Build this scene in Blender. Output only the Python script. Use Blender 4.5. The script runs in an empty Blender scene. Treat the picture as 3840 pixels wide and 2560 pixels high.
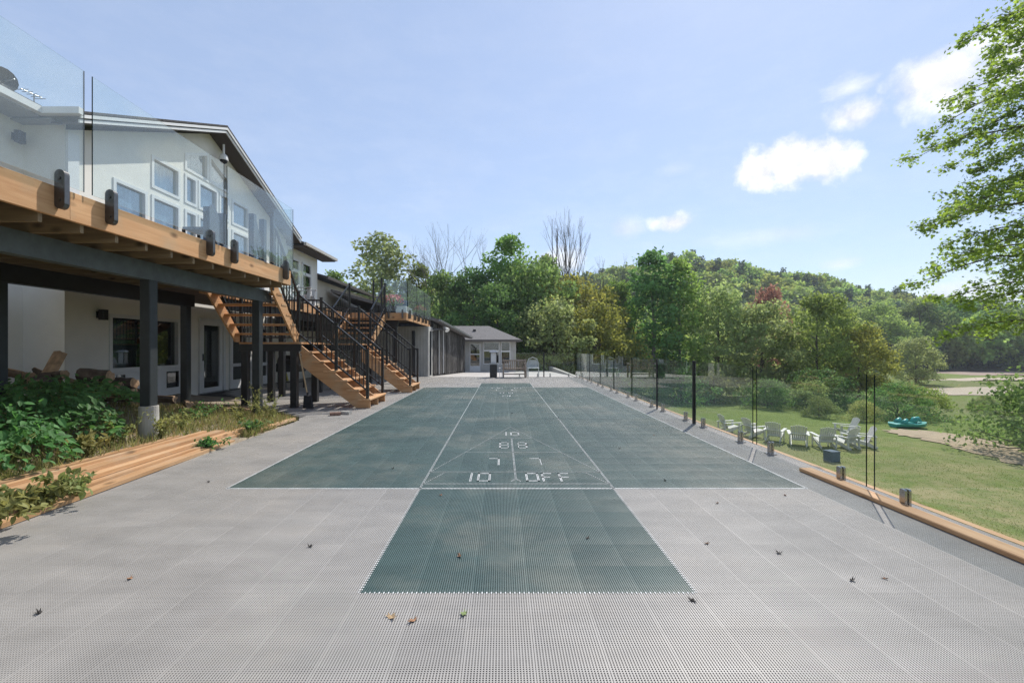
import bpy, math, random
import numpy as np
from mathutils import Vector, Matrix, geometry as mgeo

random.seed(7)
RNG = np.random.default_rng(11)
SC = bpy.context.scene
COL = SC.collection
R = math.radians

# ------------------------------------------------------------------ camera
cam_d = bpy.data.cameras.new('camera')
cam = bpy.data.objects.new('camera', cam_d)
COL.objects.link(cam)
cam.location = (0, 0, 1.33)
cam.rotation_euler = (R(90), 0, 0)
cam_d.sensor_width = 36
cam_d.lens = 16.0
cam_d.shift_x = 0.0098
cam_d.shift_y = 0.0060
cam_d.clip_start = 0.05
cam_d.clip_end = 5000
SC.camera = cam

# ------------------------------------------------------------------ light
SUN = Vector((0.45, 0.72, 1.04)).normalized()
SUN_EL = math.asin(SUN.z)
SUN_AZ = math.atan2(SUN.x, SUN.y)
sun_d = bpy.data.lights.new('sun', 'SUN')
sun_d.energy = 3.5
sun_d.angle = R(0.5)
sun_d.color = (1.0, 0.955, 0.88)
sun = bpy.data.objects.new('sun', sun_d)
COL.objects.link(sun)
sun.rotation_euler = SUN.to_track_quat('Z', 'Y').to_euler()
sun.location = (30, 50, 70)

W = bpy.data.worlds.new('World')
SC.world = W
W.use_nodes = True
SKY_STRENGTH = 0.145
EXPOSURE = 0.50


def build_world():
    nt = W.node_tree
    nt.nodes.clear()
    N, L = nt.nodes.new, nt.links.new
    out = N('ShaderNodeOutputWorld')
    bg = N('ShaderNodeBackground')
    bg.inputs['Strength'].default_value = SKY_STRENGTH
    sky = N('ShaderNodeTexSky')
    sky.sky_type = 'NISHITA'
    sky.sun_disc = False
    sky.sun_elevation = SUN_EL
    sky.sun_rotation = SUN_AZ
    sky.altitude = 300
    sky.air_density = 1.0
    sky.dust_density = 0.4
    sky.ozone_density = 1.2
    tc = N('ShaderNodeTexCoord')
    sep = N('ShaderNodeSeparateXYZ')
    L(tc.outputs['Generated'], sep.inputs[0])

    def math_(op, a, b=None, c=None, clamp=False):
        n = N('ShaderNodeMath'); n.operation = op; n.use_clamp = clamp
        for i, v in enumerate((a, b, c)):
            if v is None: continue
            if isinstance(v, (int, float)): n.inputs[i].default_value = v
            else: L(v, n.inputs[i])
        return n.outputs[0]
    az = math_('ARCTAN2', sep.outputs[0], sep.outputs[1])
    el = math_('ARCSINE', sep.outputs[2])
    # billowy and wispy noise on the direction
    def noise(scale, detail, rough, stretch=1.0):
        mp = N('ShaderNodeMapping'); mp.inputs['Scale'].default_value = (1, 1, stretch)
        L(tc.outputs['Generated'], mp.inputs[0])
        n = N('ShaderNodeTexNoise'); n.inputs['Scale'].default_value = scale
        n.inputs['Detail'].default_value = detail; n.inputs['Roughness'].default_value = rough
        L(mp.outputs[0], n.inputs['Vector'])
        return n.outputs['Fac']
    nb = noise(14, 8, 0.6)
    nbig = noise(5, 3, 0.5)
    nw = noise(9, 8, 0.65, 3.0)
    total = None
    # az, el, half width, half height (radians), density, softness
    clouds = [
        (0.560, 0.335, 0.085, 0.050, 1.0, 0.5), (0.515, 0.325, 0.050, 0.042, 1.0, 0.5), (0.615, 0.325, 0.050, 0.042, 1.0, 0.5),
        (0.652, 0.425, 0.040, 0.024, 0.8, 0.9), (0.660, 0.385, 0.050, 0.028, 0.95, 0.7),
        (0.765, 0.405, 0.075, 0.048, 0.95, 0.7), (0.850, 0.395, 0.070, 0.045, 0.8, 0.75),
        (0.362, 0.250, 0.052, 0.024, 0.95, 0.7), (0.275, 0.250, 0.040, 0.030, 0.45, 1.0),
        (0.135, 0.185, 0.050, 0.036, 0.85, 0.7), (0.640, 0.145, 0.042, 0.012, 0.5, 1.0),
        (0.360, 0.350, 0.050, 0.018, 0.25, 1.0), (0.520, 0.205, 0.150, 0.024, 0.30, 1.0),
        (0.800, 0.075, 0.110, 0.040, 0.7, 0.9), (0.950, 0.300, 0.120, 0.030, 0.45, 1.0),
        (1.500, 0.420, 0.200, 0.080, 0.9, 0.7), (2.500, 0.400, 0.250, 0.090, 0.9, 0.7), (-1.800, 0.350, 0.220, 0.080, 0.9, 0.7),
    ]
    ae = N('ShaderNodeCombineXYZ'); L(az, ae.inputs[0]); L(el, ae.inputs[1])
    nfac = {}
    for key, src in (('b', nb), ('w', nw)):
        t = math_('MULTIPLY_ADD', src, 2.3, -1.15 + 1.0 - 0.4)
        nfac[key] = math_('MULTIPLY_ADD', nbig, 0.8, t)
    for (ca, ce, hw, hh, dens, soft) in clouds:
        s = (math.cos(ce) / hw, 1.0 / hh, 0)
        v = N('ShaderNodeVectorMath'); v.operation = 'MULTIPLY_ADD'
        L(ae.outputs[0], v.inputs[0]); v.inputs[1].default_value = s; v.inputs[2].default_value = (-ca * s[0], -ce * s[1], 0)
        ln = N('ShaderNodeVectorMath'); ln.operation = 'LENGTH'; L(v.outputs[0], ln.inputs[0])
        m = math_('SUBTRACT', nfac['b' if soft < 0.8 else 'w'], ln.outputs['Value'])
        m = math_('MINIMUM', math_('MULTIPLY', m, dens / soft), dens)
        total = m if total is None else math_('MAXIMUM', total, m)
    total = math_('MAXIMUM', total, 0.0)
    # thin veil that whitens towards the horizon, everywhere alike
    veil = math_('MULTIPLY', math_('SUBTRACT', nw, 0.42, clamp=True), 0.55)
    low = math_('SUBTRACT', 1.0, math_('MULTIPLY', el, 1.1), clamp=True)
    veil = math_('MULTIPLY', veil, low)
    total = math_('MAXIMUM', total, veil)
    shade = N('ShaderNodeMapRange')
    L(nb, shade.inputs['Value']); shade.inputs['From Min'].default_value = 0.3; shade.inputs['From Max'].default_value = 0.62
    shade.inputs['To Min'].default_value = 0.66; shade.inputs['To Max'].default_value = 1.0
    cl = N('ShaderNodeVectorMath'); cl.operation = 'SCALE'
    cl.inputs[0].default_value = (5.8, 5.9, 6.15); L(shade.outputs[0], cl.inputs['Scale'])
    # sky softened with a little grey haze
    hz = N('ShaderNodeMix'); hz.data_type = 'RGBA'
    hz.inputs[0].default_value = 0.60
    L(sky.outputs[0], hz.inputs[6]); hz.inputs[7].default_value = (2.30, 2.80, 3.90, 1)
    mix = N('ShaderNodeMix'); mix.data_type = 'RGBA'
    L(total, mix.inputs[0]); L(hz.outputs[2], mix.inputs[6]); L(cl.outputs[0], mix.inputs[7])
    L(mix.outputs[2], bg.inputs['Color'])
    L(bg.outputs[0], out.inputs['Surface'])


build_world()
W.cycles.sampling_method = 'MANUAL'
W.cycles.sample_map_resolution = 512
SC.view_settings.view_transform = 'Standard'
SC.view_settings.look = 'None'
SC.view_settings.gamma = 1.0
SC.view_settings.use_curve_mapping = False
SC.view_settings.exposure = EXPOSURE
SC.render.engine = 'CYCLES'
cy = SC.cycles
cy.max_bounces = 8
cy.diffuse_bounces = 4
cy.glossy_bounces = 3
cy.transmission_bounces = 4
cy.transparent_max_bounces = 24
cy.caustics_reflective = False
cy.caustics_refractive = False
cy.sample_clamp_indirect = 3.0
cy.use_adaptive_sampling = True
cy.adaptive_threshold = 0.012
cy.use_denoising = True
try:
    cy.denoiser = 'OPENIMAGEDENOISE'
    cy.denoising_input_passes = 'RGB_ALBEDO_NORMAL'
    cy.denoising_prefilter = 'NONE'
except Exception:
    pass

# ------------------------------------------------------------------ materials
MATS = {}


def nodes_of(name):
    m = bpy.data.materials.new(name); m.use_nodes = True
    nt = m.node_tree; nt.nodes.clear()
    MATS[name] = m
    return m, nt, nt.nodes.new, nt.links.new


def rgb(c):
    return (c[0], c[1], c[2], 1)


def mk(name, col, rough=0.6, var=0.18, scale=4.0, bump=0.15, bscale=60, metal=0.0, col2=None, coord='Object', objvar=0.0, spec=0.5, detail=5, stretch=(1, 1, 1)):
    m, nt, N, L = nodes_of(name)
    out = N('ShaderNodeOutputMaterial'); p = N('ShaderNodeBsdfPrincipled')
    L(p.outputs[0], out.inputs[0])
    p.inputs['Roughness'].default_value = rough; p.inputs['Metallic'].default_value = metal
    p.inputs['Specular IOR Level'].default_value = spec
    tc = N('ShaderNodeTexCoord')
    if coord == 'World':
        src = N('ShaderNodeNewGeometry').outputs['Position']
    else:
        src = tc.outputs[coord]
    mp = N('ShaderNodeMapping'); mp.inputs['Scale'].default_value = stretch
    L(src, mp.inputs[0])
    n = N('ShaderNodeTexNoise'); n.inputs['Scale'].default_value = scale; n.inputs['Detail'].default_value = detail
    n.inputs['Roughness'].default_value = 0.62
    L(mp.outputs[0], n.inputs['Vector'])
    mx = N('ShaderNodeMix'); mx.data_type = 'RGBA'
    c2 = col2 if col2 else tuple(min(1, c * (1 + var)) for c in col)
    c1 = col if col2 else tuple(c * (1 - var) for c in col)
    mx.inputs[6].default_value = rgb(c1); mx.inputs[7].default_value = rgb(c2)
    rmp = N('ShaderNodeMapRange'); rmp.inputs['From Min'].default_value = 0.32; rmp.inputs['From Max'].default_value = 0.68
    L(n.outputs['Fac'], rmp.inputs['Value']); L(rmp.outputs[0], mx.inputs[0])
    colour = mx.outputs[2]
    if objvar:
        oi = N('ShaderNodeObjectInfo'); hsv = N('ShaderNodeHueSaturation')
        mr = N('ShaderNodeMapRange'); mr.inputs['To Min'].default_value = 1 - objvar; mr.inputs['To Max'].default_value = 1 + objvar
        L(oi.outputs['Random'], mr.inputs['Value']); L(mr.outputs[0], hsv.inputs['Value'])
        L(colour, hsv.inputs['Color']); colour = hsv.outputs[0]
    L(colour, p.inputs['Base Color'])
    if bump:
        b = N('ShaderNodeBump'); b.inputs['Strength'].default_value = bump; b.inputs['Distance'].default_value = 0.01
        n2 = N('ShaderNodeTexNoise'); n2.inputs['Scale'].default_value = bscale; n2.inputs['Detail'].default_value = 4
        L(mp.outputs[0], n2.inputs['Vector']); L(n2.outputs['Fac'], b.inputs['Height'])
        L(b.outputs[0], p.inputs['Normal'])
    return m


def wood(name, light, dark, axis=1, rough=0.62, objvar=0.10, knots=True, ring=9.0, grey=None):
    m, nt, N, L = nodes_of(name)
    out = N('ShaderNodeOutputMaterial'); p = N('ShaderNodeBsdfPrincipled'); L(p.outputs[0], out.inputs[0])
    p.inputs['Roughness'].default_value = rough; p.inputs['Specular IOR Level'].default_value = 0.3
    tc = N('ShaderNodeTexCoord'); oi = N('ShaderNodeObjectInfo')
    add = N('ShaderNodeVectorMath'); add.operation = 'ADD'
    sc = N('ShaderNodeVectorMath'); sc.operation = 'SCALE'; sc.inputs[0].default_value = (3.1, 5.7, 4.3)
    L(oi.outputs['Random'], sc.inputs['Scale'])
    L(tc.outputs['Object'], add.inputs[0]); L(sc.outputs[0], add.inputs[1])
    mp = N('ShaderNodeMapping'); s = [ring, ring, ring]; s[axis] = 0.55; mp.inputs['Scale'].default_value = s
    L(add.outputs[0], mp.inputs[0])
    n = N('ShaderNodeTexNoise'); n.inputs['Scale'].default_value = 2.2; n.inputs['Detail'].default_value = 6; n.inputs['Distortion'].default_value = 0.8
    L(mp.outputs[0], n.inputs['Vector'])
    mr = N('ShaderNodeMapRange'); mr.inputs['From Min'].default_value = 0.34; mr.inputs['From Max'].default_value = 0.66
    L(n.outputs['Fac'], mr.inputs['Value'])
    mx = N('ShaderNodeMix'); mx.data_type = 'RGBA'; mx.inputs[6].default_value = rgb(dark); mx.inputs[7].default_value = rgb(light)
    L(mr.outputs[0], mx.inputs[0]); colour = mx.outputs[2]
    if knots:
        mp2 = N('ShaderNodeMapping'); s2 = [4.5, 4.5, 4.5]; s2[axis] = 2.2; mp2.inputs['Scale'].default_value = s2
        L(add.outputs[0], mp2.inputs[0])
        v = N('ShaderNodeTexVoronoi'); v.inputs['Scale'].default_value = 1.0; L(mp2.outputs[0], v.inputs['Vector'])
        k = N('ShaderNodeMapRange'); k.inputs['From Min'].default_value = 0.08; k.inputs['From Max'].default_value = 0.20
        k.inputs['To Min'].default_value = 0.9; k.inputs['To Max'].default_value = 0.0
        L(v.outputs['Distance'], k.inputs['Value'])
        mk2 = N('ShaderNodeMix'); mk2.data_type = 'RGBA'; L(k.outputs[0], mk2.inputs[0]); L(colour, mk2.inputs[6])
        mk2.inputs[7].default_value = rgb(tuple(c * 0.30 for c in dark)); colour = mk2.outputs[2]
    if grey:
        n3 = N('ShaderNodeTexNoise'); n3.inputs['Scale'].default_value = 2.5; n3.inputs['Detail'].default_value = 5
        L(add.outputs[0], n3.inputs['Vector'])
        g = N('ShaderNodeMapRange'); g.inputs['From Min'].default_value = 0.5; g.inputs['From Max'].default_value = 0.75
        L(n3.outputs['Fac'], g.inputs['Value'])
        mg = N('ShaderNodeMix'); mg.data_type = 'RGBA'; L(g.outputs[0], mg.inputs[0]); L(colour, mg.inputs[6])
        mg.inputs[7].default_value = rgb(grey); colour = mg.outputs[2]
    hsv = N('ShaderNodeHueSaturation'); mv = N('ShaderNodeMapRange'); mv.inputs['To Min'].default_value = 1 - objvar; mv.inputs['To Max'].default_value = 1 + objvar
    L(oi.outputs['Random'], mv.inputs['Value']); L(mv.outputs[0], hsv.inputs['Value']); L(colour, hsv.inputs['Color'])
    L(hsv.outputs[0], p.inputs['Base Color'])
    b = N('ShaderNodeBump'); b.inputs['Strength'].default_value = 0.25; b.inputs['Distance'].default_value = 0.006
    L(n.outputs['Fac'], b.inputs['Height']); L(b.outputs[0], p.inputs['Normal'])
    return m


def glass(name, tint=(0.93, 0.975, 0.955), f0=0.045, rough=0.0, milky=0.0):
    m, nt, N, L = nodes_of(name)
    out = N('ShaderNodeOutputMaterial')
    tr = N('ShaderNodeBsdfTransparent'); tr.inputs[0].default_value = rgb(tint)
    gl = N('ShaderNodeBsdfGlossy'); gl.inputs['Roughness'].default_value = rough; gl.inputs[0].default_value = (0.95, 0.97, 0.97, 1)
    g = N('ShaderNodeNewGeometry')
    dp = N('ShaderNodeVectorMath'); dp.operation = 'DOT_PRODUCT'; L(g.outputs['Normal'], dp.inputs[0]); L(g.outputs['Incoming'], dp.inputs[1])

    def math_(op, a, b=None):
        n = N('ShaderNodeMath'); n.operation = op
        for i, v in enumerate((a, b)):
            if v is None: continue
            if isinstance(v, (int, float)): n.inputs[i].default_value = v
            else: L(v, n.inputs[i])
        return n.outputs[0]
    c = math_('ABSOLUTE', dp.outputs['Value'])
    f = math_('POWER', math_('SUBTRACT', 1.0, c), 5.0)
    f = math_('ADD', math_('MULTIPLY', f, 1 - f0), f0)
    mx = N('ShaderNodeMixShader'); L(f, mx.inputs[0]); L(tr.outputs[0], mx.inputs[1]); L(gl.outputs[0], mx.inputs[2])
    last = mx
    if milky:
        df = N('ShaderNodeBsdfDiffuse'); df.inputs[0].default_value = (0.75, 0.8, 0.82, 1)  # diffuse coat for slight dirt and the milky sky reflection on the glass
        m2 = N('ShaderNodeMixShader'); m2.inputs[0].default_value = milky
        L(mx.outputs[0], m2.inputs[1]); L(df.outputs[0], m2.inputs[2]); last = m2
    L(last.outputs[0], out.inputs[0])
    return m


def leafmat(name, col, trans=0.35, var=0.35, objvar=0.16, huevar=0.03, gloss=0.12, nscale=0.9, col2=None, mixscale=0.5):
    m, nt, N, L = nodes_of(name)
    out = N('ShaderNodeOutputMaterial')
    df = N('ShaderNodeBsdfPrincipled'); df.inputs['Roughness'].default_value = 0.6; df.inputs['Specular IOR Level'].default_value = gloss * 1.2
    tr = N('ShaderNodeBsdfTranslucent')
    oi = N('ShaderNodeObjectInfo'); geo = N('ShaderNodeNewGeometry'); tc = N('ShaderNodeTexCoord')
    n = N('ShaderNodeTexNoise'); n.inputs['Scale'].default_value = nscale; n.inputs['Detail'].default_value = 6; n.inputs['Roughness'].default_value = 0.75
    L(tc.outputs['Object'], n.inputs['Vector'])
    mr = N('ShaderNodeMapRange'); mr.inputs['From Min'].default_value = 0.3; mr.inputs['From Max'].default_value = 0.7
    L(n.outputs['Fac'], mr.inputs['Value'])
    mx = N('ShaderNodeMix'); mx.data_type = 'RGBA'
    mx.inputs[6].default_value = rgb(tuple(c * (1 - var) for c in col))
    mx.inputs[7].default_value = rgb(tuple(min(1, c * (1 + var)) for c in (col2 or col)))
    L(mr.outputs[0], mx.inputs[0])
    # each leaf its own shade
    mr2 = N('ShaderNodeMapRange'); mr2.inputs['To Min'].default_value = 0.72; mr2.inputs['To Max'].default_value = 1.32
    L(geo.outputs['Random Per Island'], mr2.inputs['Value'])
    hsv = N('ShaderNodeHueSaturation')
    mv = N('ShaderNodeMapRange'); mv.inputs['To Min'].default_value = 1 - objvar; mv.inputs['To Max'].default_value = 1 + objvar
    L(oi.outputs['Random'], mv.inputs['Value'])
    mu = N('ShaderNodeMath'); mu.operation = 'MULTIPLY'; L(mv.outputs[0], mu.inputs[0]); L(mr2.outputs[0], mu.inputs[1])
    L(mu.outputs[0], hsv.inputs['Value'])
    wn = N('ShaderNodeTexWhiteNoise'); wn.noise_dimensions = '1D'; L(oi.outputs['Random'], wn.inputs['W'])
    mh = N('ShaderNodeMapRange'); mh.inputs['To Min'].default_value = 0.5 - huevar; mh.inputs['To Max'].default_value = 0.5 + huevar
    L(wn.outputs['Value'], mh.inputs['Value']); L(mh.outputs[0], hsv.inputs['Hue'])
    L(mx.outputs[2], hsv.inputs['Color'])
    L(hsv.outputs[0], df.inputs['Base Color'])
    hs2 = N('ShaderNodeHueSaturation'); hs2.inputs['Value'].default_value = 1.65; hs2.inputs['Saturation'].default_value = 1.1; hs2.inputs['Hue'].default_value = 0.485
    L(hsv.outputs[0], hs2.inputs['Color']); L(hs2.outputs[0], tr.inputs[0])
    ms = N('ShaderNodeMixShader'); ms.inputs[0].default_value = trans
    L(df.outputs[0], ms.inputs[1]); L(tr.outputs[0], ms.inputs[2]); L(ms.outputs[0], out.inputs[0])
    return m


def tilemat(name, col, spread=0.10, bow=0.02):
    """sport tile plastic: every tile slightly its own tone, broad dusty patches"""
    m, nt, N, L = nodes_of(name)
    out = N('ShaderNodeOutputMaterial'); p = N('ShaderNodeBsdfPrincipled'); L(p.outputs[0], out.inputs[0])
    p.inputs['Roughness'].default_value = 0.42
    g = N('ShaderNodeNewGeometry')
    add = N('ShaderNodeVectorMath'); add.operation = 'ADD'; add.inputs[1].default_value = (-0.14 + 30.48, -4.30 + 30.48, 0)
    L(g.outputs['Position'], add.inputs[0])
    dv = N('ShaderNodeVectorMath'); dv.operation = 'MULTIPLY'; dv.inputs[1].default_value = (1 / 0.3048, 1 / 0.3048, 0); L(add.outputs[0], dv.inputs[0])
    fl = N('ShaderNodeVectorMath'); fl.operation = 'FLOOR'; L(dv.outputs[0], fl.inputs[0])
    wn = N('ShaderNodeTexWhiteNoise'); L(fl.outputs[0], wn.inputs['Vector'])
    n = N('ShaderNodeTexNoise'); n.inputs['Scale'].default_value = 1.1; n.inputs['Detail'].default_value = 6; n.inputs['Roughness'].default_value = 0.6
    L(g.outputs['Position'], n.inputs['Vector'])
    n2 = N('ShaderNodeTexNoise'); n2.inputs['Scale'].default_value = 3.4; n2.inputs['Detail'].default_value = 3
    mp = N('ShaderNodeMapping'); mp.inputs['Scale'].default_value = (0.8, 1.6, 1); L(g.outputs['Position'], mp.inputs[0]); L(mp.outputs[0], n2.inputs['Vector'])
    a = N('ShaderNodeMath'); a.operation = 'MULTIPLY_ADD'; L(wn.outputs['Value'], a.inputs[0]); a.inputs[1].default_value = spread * 1.1; a.inputs[2].default_value = 1 - spread * 0.55
    b = N('ShaderNodeMath'); b.operation = 'MULTIPLY_ADD'; L(n.outputs['Fac'], b.inputs[0]); b.inputs[1].default_value = spread * 3.6; b.inputs[2].default_value = 1 - spread * 1.8
    c = N('ShaderNodeMath'); c.operation = 'MULTIPLY_ADD'; L(n2.outputs['Fac'], c.inputs[0]); c.inputs[1].default_value = spread * 3.4; c.inputs[2].default_value = 1 - spread * 1.7
    m1 = N('ShaderNodeMath'); m1.operation = 'MULTIPLY'; L(a.outputs[0], m1.inputs[0]); L(b.outputs[0], m1.inputs[1])
    m2 = N('ShaderNodeMath'); m2.operation = 'MULTIPLY'; L(m1.outputs[0], m2.inputs[0]); L(c.outputs[0], m2.inputs[1])
    # pale dust lying in soft patches
    n3 = N('ShaderNodeTexNoise'); n3.inputs['Scale'].default_value = 0.55; n3.inputs['Detail'].default_value = 7; n3.inputs['Roughness'].default_value = 0.7
    L(g.outputs['Position'], n3.inputs['Vector'])
    mr = N('ShaderNodeMapRange'); mr.inputs['From Min'].default_value = 0.48; mr.inputs['From Max'].default_value = 0.72; mr.inputs['To Max'].default_value = 0.34
    L(n3.outputs['Fac'], mr.inputs['Value'])
    vs = N('ShaderNodeVectorMath'); vs.operation = 'SCALE'; vs.inputs[0].default_value = col; L(m2.outputs[0], vs.inputs['Scale'])
    mx = N('ShaderNodeMix'); mx.data_type = 'RGBA'; L(mr.outputs[0], mx.inputs[0]); L(vs.outputs[0], mx.inputs[6]); mx.inputs[7].default_value = (0.38, 0.32, 0.25, 1)
    L(mx.outputs[2], p.inputs['Base Color'])
    rr = N('ShaderNodeMapRange'); rr.inputs['To Min'].default_value = 0.34; rr.inputs['To Max'].default_value = 0.6
    L(n.outputs['Fac'], rr.inputs['Value']); L(rr.outputs[0], p.inputs['Roughness'])
    # heat-bowed tiles: a shallow dome on each
    fr = N('ShaderNodeVectorMath'); fr.operation = 'FRACTION'; L(dv.outputs[0], fr.inputs[0])
    ds = N('ShaderNodeVectorMath'); ds.operation = 'DISTANCE'; L(fr.outputs[0], ds.inputs[0]); ds.inputs[1].default_value = (0.5, 0.5, 0)
    q2 = N('ShaderNodeMath'); q2.operation = 'MULTIPLY'; L(ds.outputs['Value'], q2.inputs[0]); L(ds.outputs['Value'], q2.inputs[1])
    q3 = N('ShaderNodeMath'); q3.operation = 'MULTIPLY'; L(q2.outputs[0], q3.inputs[0]); L(b.outputs[0], q3.inputs[1])
    bp = N('ShaderNodeBump'); bp.inputs['Strength'].default_value = 1.0; bp.inputs['Distance'].default_value = bow; bp.invert = True
    L(q3.outputs[0], bp.inputs['Height']); L(bp.outputs[0], p.inputs['Normal'])
    return m


tilemat('tile_grey', (0.352, 0.332, 0.305), 0.12, 0.004)
tilemat('tile_green', (0.064, 0.106, 0.096), 0.13, 0.014)
mk('court_paint', (0.62, 0.63, 0.62), 0.55, 0.28, 9, 0.1)
mk('court_paint_faint', (0.33, 0.35, 0.345), 0.55, 0.35, 9, 0.1)
mk('slab', (0.06, 0.058, 0.055), 0.9, 0.3, 3, 0.3)
mk('concrete', (0.42, 0.40, 0.36), 0.9, 0.22, 3.5, 0.4, 40)
mk('concrete_pad', (0.47, 0.44, 0.41), 0.9, 0.16, 1.2, 0.3, 50)
mk('stucco', (0.83, 0.80, 0.73), 0.9, 0.06, 1.2, 0.12, 120)
mk('stucco_beige', (0.52, 0.47, 0.38), 0.9, 0.07, 2.0, 0.35, 160)
mk('siding_grey', (0.44, 0.43, 0.40), 0.8, 0.10, 3.0, 0.15, 90)
mk('white_trim', (0.74, 0.74, 0.73), 0.45, 0.05, 3.0, 0.05)
mk('white_plastic', (0.72, 0.72, 0.70), 0.4, 0.08, 6.0, 0.05)
mk('soffit_grey', (0.33, 0.34, 0.36), 0.6, 0.08, 3.0, 0.05)
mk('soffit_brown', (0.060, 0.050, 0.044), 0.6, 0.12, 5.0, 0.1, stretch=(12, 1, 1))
mk('gutter_brown', (0.10, 0.085, 0.075), 0.4, 0.1, 3.0, 0.02)
mk('shingle', (0.075, 0.072, 0.072), 0.95, 0.45, 14.0, 0.8, 26)
mk('shingle_light', (0.165, 0.155, 0.15), 0.95, 0.35, 12.0, 0.8, 24, stretch=(1, 1, 3))
mk('paint_black', (0.016, 0.017, 0.018), 0.45, 0.25, 8, 0.12, 90)
mk('slate_darkened', (0.020, 0.025, 0.026), 0.55, 0.22, 7, 0.22, 60)  # slate of the beam, darkened to paint in the posts' shaded faces
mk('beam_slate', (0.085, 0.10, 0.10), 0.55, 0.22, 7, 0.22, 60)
mk('metal_black', (0.012, 0.012, 0.013), 0.33, 0.2, 12, 0.03)
mk('steel', (0.42, 0.41, 0.40), 0.22, 0.10, 20, 0.03, metal=1.0)
mk('steel_shaded', (0.13, 0.125, 0.12), 0.3, 0.15, 20, 0.03, metal=0.9)  # clamp steel, its shade and dark reflections put into the colour
mk('steel_dull', (0.33, 0.34, 0.35), 0.42, 0.2, 12, 0.05, metal=0.8)
mk('interior_shade', (0.030, 0.029, 0.027), 0.9, 0.3, 2, 0)  # near-black colour stands for the lack of light inside the buildings
mk('pane_backing', (0.36, 0.45, 0.56), 0.85, 0.38, 2.2, 0.05, stretch=(1, 6, 0.25))  # pale blind, blue put in for the sky reflected by the panes
mk('glass_edge', (0.008, 0.016, 0.013), 0.5, 0.2, 5, 0, spec=0.1)
mk('rubber', (0.015, 0.015, 0.016), 0.7, 0.2, 10, 0.1)
mk('navy_fabric', (0.035, 0.075, 0.13), 0.85, 0.2, 40, 0.1)
mk('slate_fabric', (0.10, 0.135, 0.18), 0.85, 0.2, 20, 0.1)
mk('teal_plastic', (0.02, 0.33, 0.30), 0.35, 0.1, 4, 0.03)
mk('yellow_plastic', (0.60, 0.50, 0.06), 0.5, 0.12, 6, 0.05)
mk('chair_white', (0.64, 0.625, 0.58), 0.6, 0.12, 8, 0.12, objvar=0.06)
mk('grey_chair', (0.42, 0.42, 0.42), 0.6, 0.12, 8, 0.1)
mk('brick_clay', (0.20, 0.12, 0.09), 0.9, 0.3, 20, 0.4, objvar=0.2)
mk('bark', (0.105, 0.085, 0.068), 0.95, 0.45, 9, 0.9, 30, stretch=(1, 1, 0.25))
mk('bark_pale', (0.21, 0.19, 0.17), 0.95, 0.35, 7, 0.8, 28, stretch=(1, 1, 0.25))
mk('dead_wood', (0.155, 0.135, 0.125), 0.95, 0.3, 6, 0.4)
mk('log_bark', (0.11, 0.082, 0.060), 0.95, 0.45, 7, 1.0, 24, objvar=0.25)
mk('log_split', (0.40, 0.26, 0.155), 0.85, 0.35, 10, 0.6, 40, objvar=0.2)
mk('petal', (0.62, 0.10, 0.07), 0.6, 0.35, 14, 0.0, col2=(0.72, 0.20, 0.14))
mk('leaf_dead', (0.24, 0.125, 0.065), 0.8, 0.35, 30, 0.2, objvar=0.35)
mk('leaf_tan', (0.45, 0.31, 0.17), 0.8, 0.25, 30, 0.2)
mk('leaf_dark', (0.035, 0.028, 0.022), 0.8, 0.35, 30, 0.2, objvar=0.3)
mk('leaf_fresh', (0.14, 0.20, 0.045), 0.6, 0.25, 30, 0.2)
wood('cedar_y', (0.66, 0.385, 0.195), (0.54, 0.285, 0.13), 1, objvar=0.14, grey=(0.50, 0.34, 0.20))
wood('cedar_x', (0.55, 0.305, 0.145), (0.43, 0.215, 0.09), 0, objvar=0.14, grey=(0.50, 0.34, 0.20))
wood('lumber', (0.60, 0.38, 0.21), (0.46, 0.26, 0.125), 1, objvar=0.16, grey=(0.52, 0.38, 0.25))
wood('plank_edge', (0.58, 0.36, 0.19), (0.46, 0.25, 0.12), 1)
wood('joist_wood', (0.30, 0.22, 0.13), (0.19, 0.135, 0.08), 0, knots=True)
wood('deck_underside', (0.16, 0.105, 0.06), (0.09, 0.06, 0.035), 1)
wood('old_bench', (0.36, 0.28, 0.21), (0.22, 0.165, 0.125), 2, grey=(0.36, 0.34, 0.31))
wood('barn_board', (0.085, 0.078, 0.072), (0.026, 0.023, 0.021), 2, objvar=0.55, grey=(0.17, 0.16, 0.15))
wood('tool_handle', (0.52, 0.38, 0.22), (0.42, 0.28, 0.15), 2, knots=False)
glass('railing_glass', (0.93, 0.97, 0.965), 0.05, 0.0, 0.055)
glass('fence_glass', (0.955, 0.975, 0.965), 0.045, 0.0, 0.002)
glass('window_glass', (0.80, 0.86, 0.88), 0.16)
glass('window_dark', (0.45, 0.50, 0.50), 0.11)
leafmat('leaf_maple', (0.165, 0.265, 0.056), 0.55, 0.32, 0.0, 0.0, 0.25, 0.7, col2=(0.20, 0.285, 0.06))
leafmat('leaf_green', (0.183, 0.279, 0.078), 0.48, 0.35, 0.18, 0.03)
leafmat('leaf_dark_green', (0.138, 0.224, 0.075), 0.46, 0.38, 0.18, 0.025)
leafmat('leaf_poplar', (0.196, 0.250, 0.108), 0.46, 0.35, 0.15, 0.02, 0.3)
leafmat('leaf_yellow', (0.225, 0.265, 0.075), 0.48, 0.35, 0.15, 0.02, col2=(0.25, 0.265, 0.07))
leafmat('leaf_light', (0.257, 0.304, 0.121), 0.48, 0.35, 0.15, 0.025, 0.25)
leafmat('leaf_red', (0.324, 0.189, 0.135), 0.44, 0.35, 0.1, 0.015)
leafmat('leaf_conifer', (0.090, 0.143, 0.078), 0.28, 0.38, 0.15, 0.02)
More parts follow.
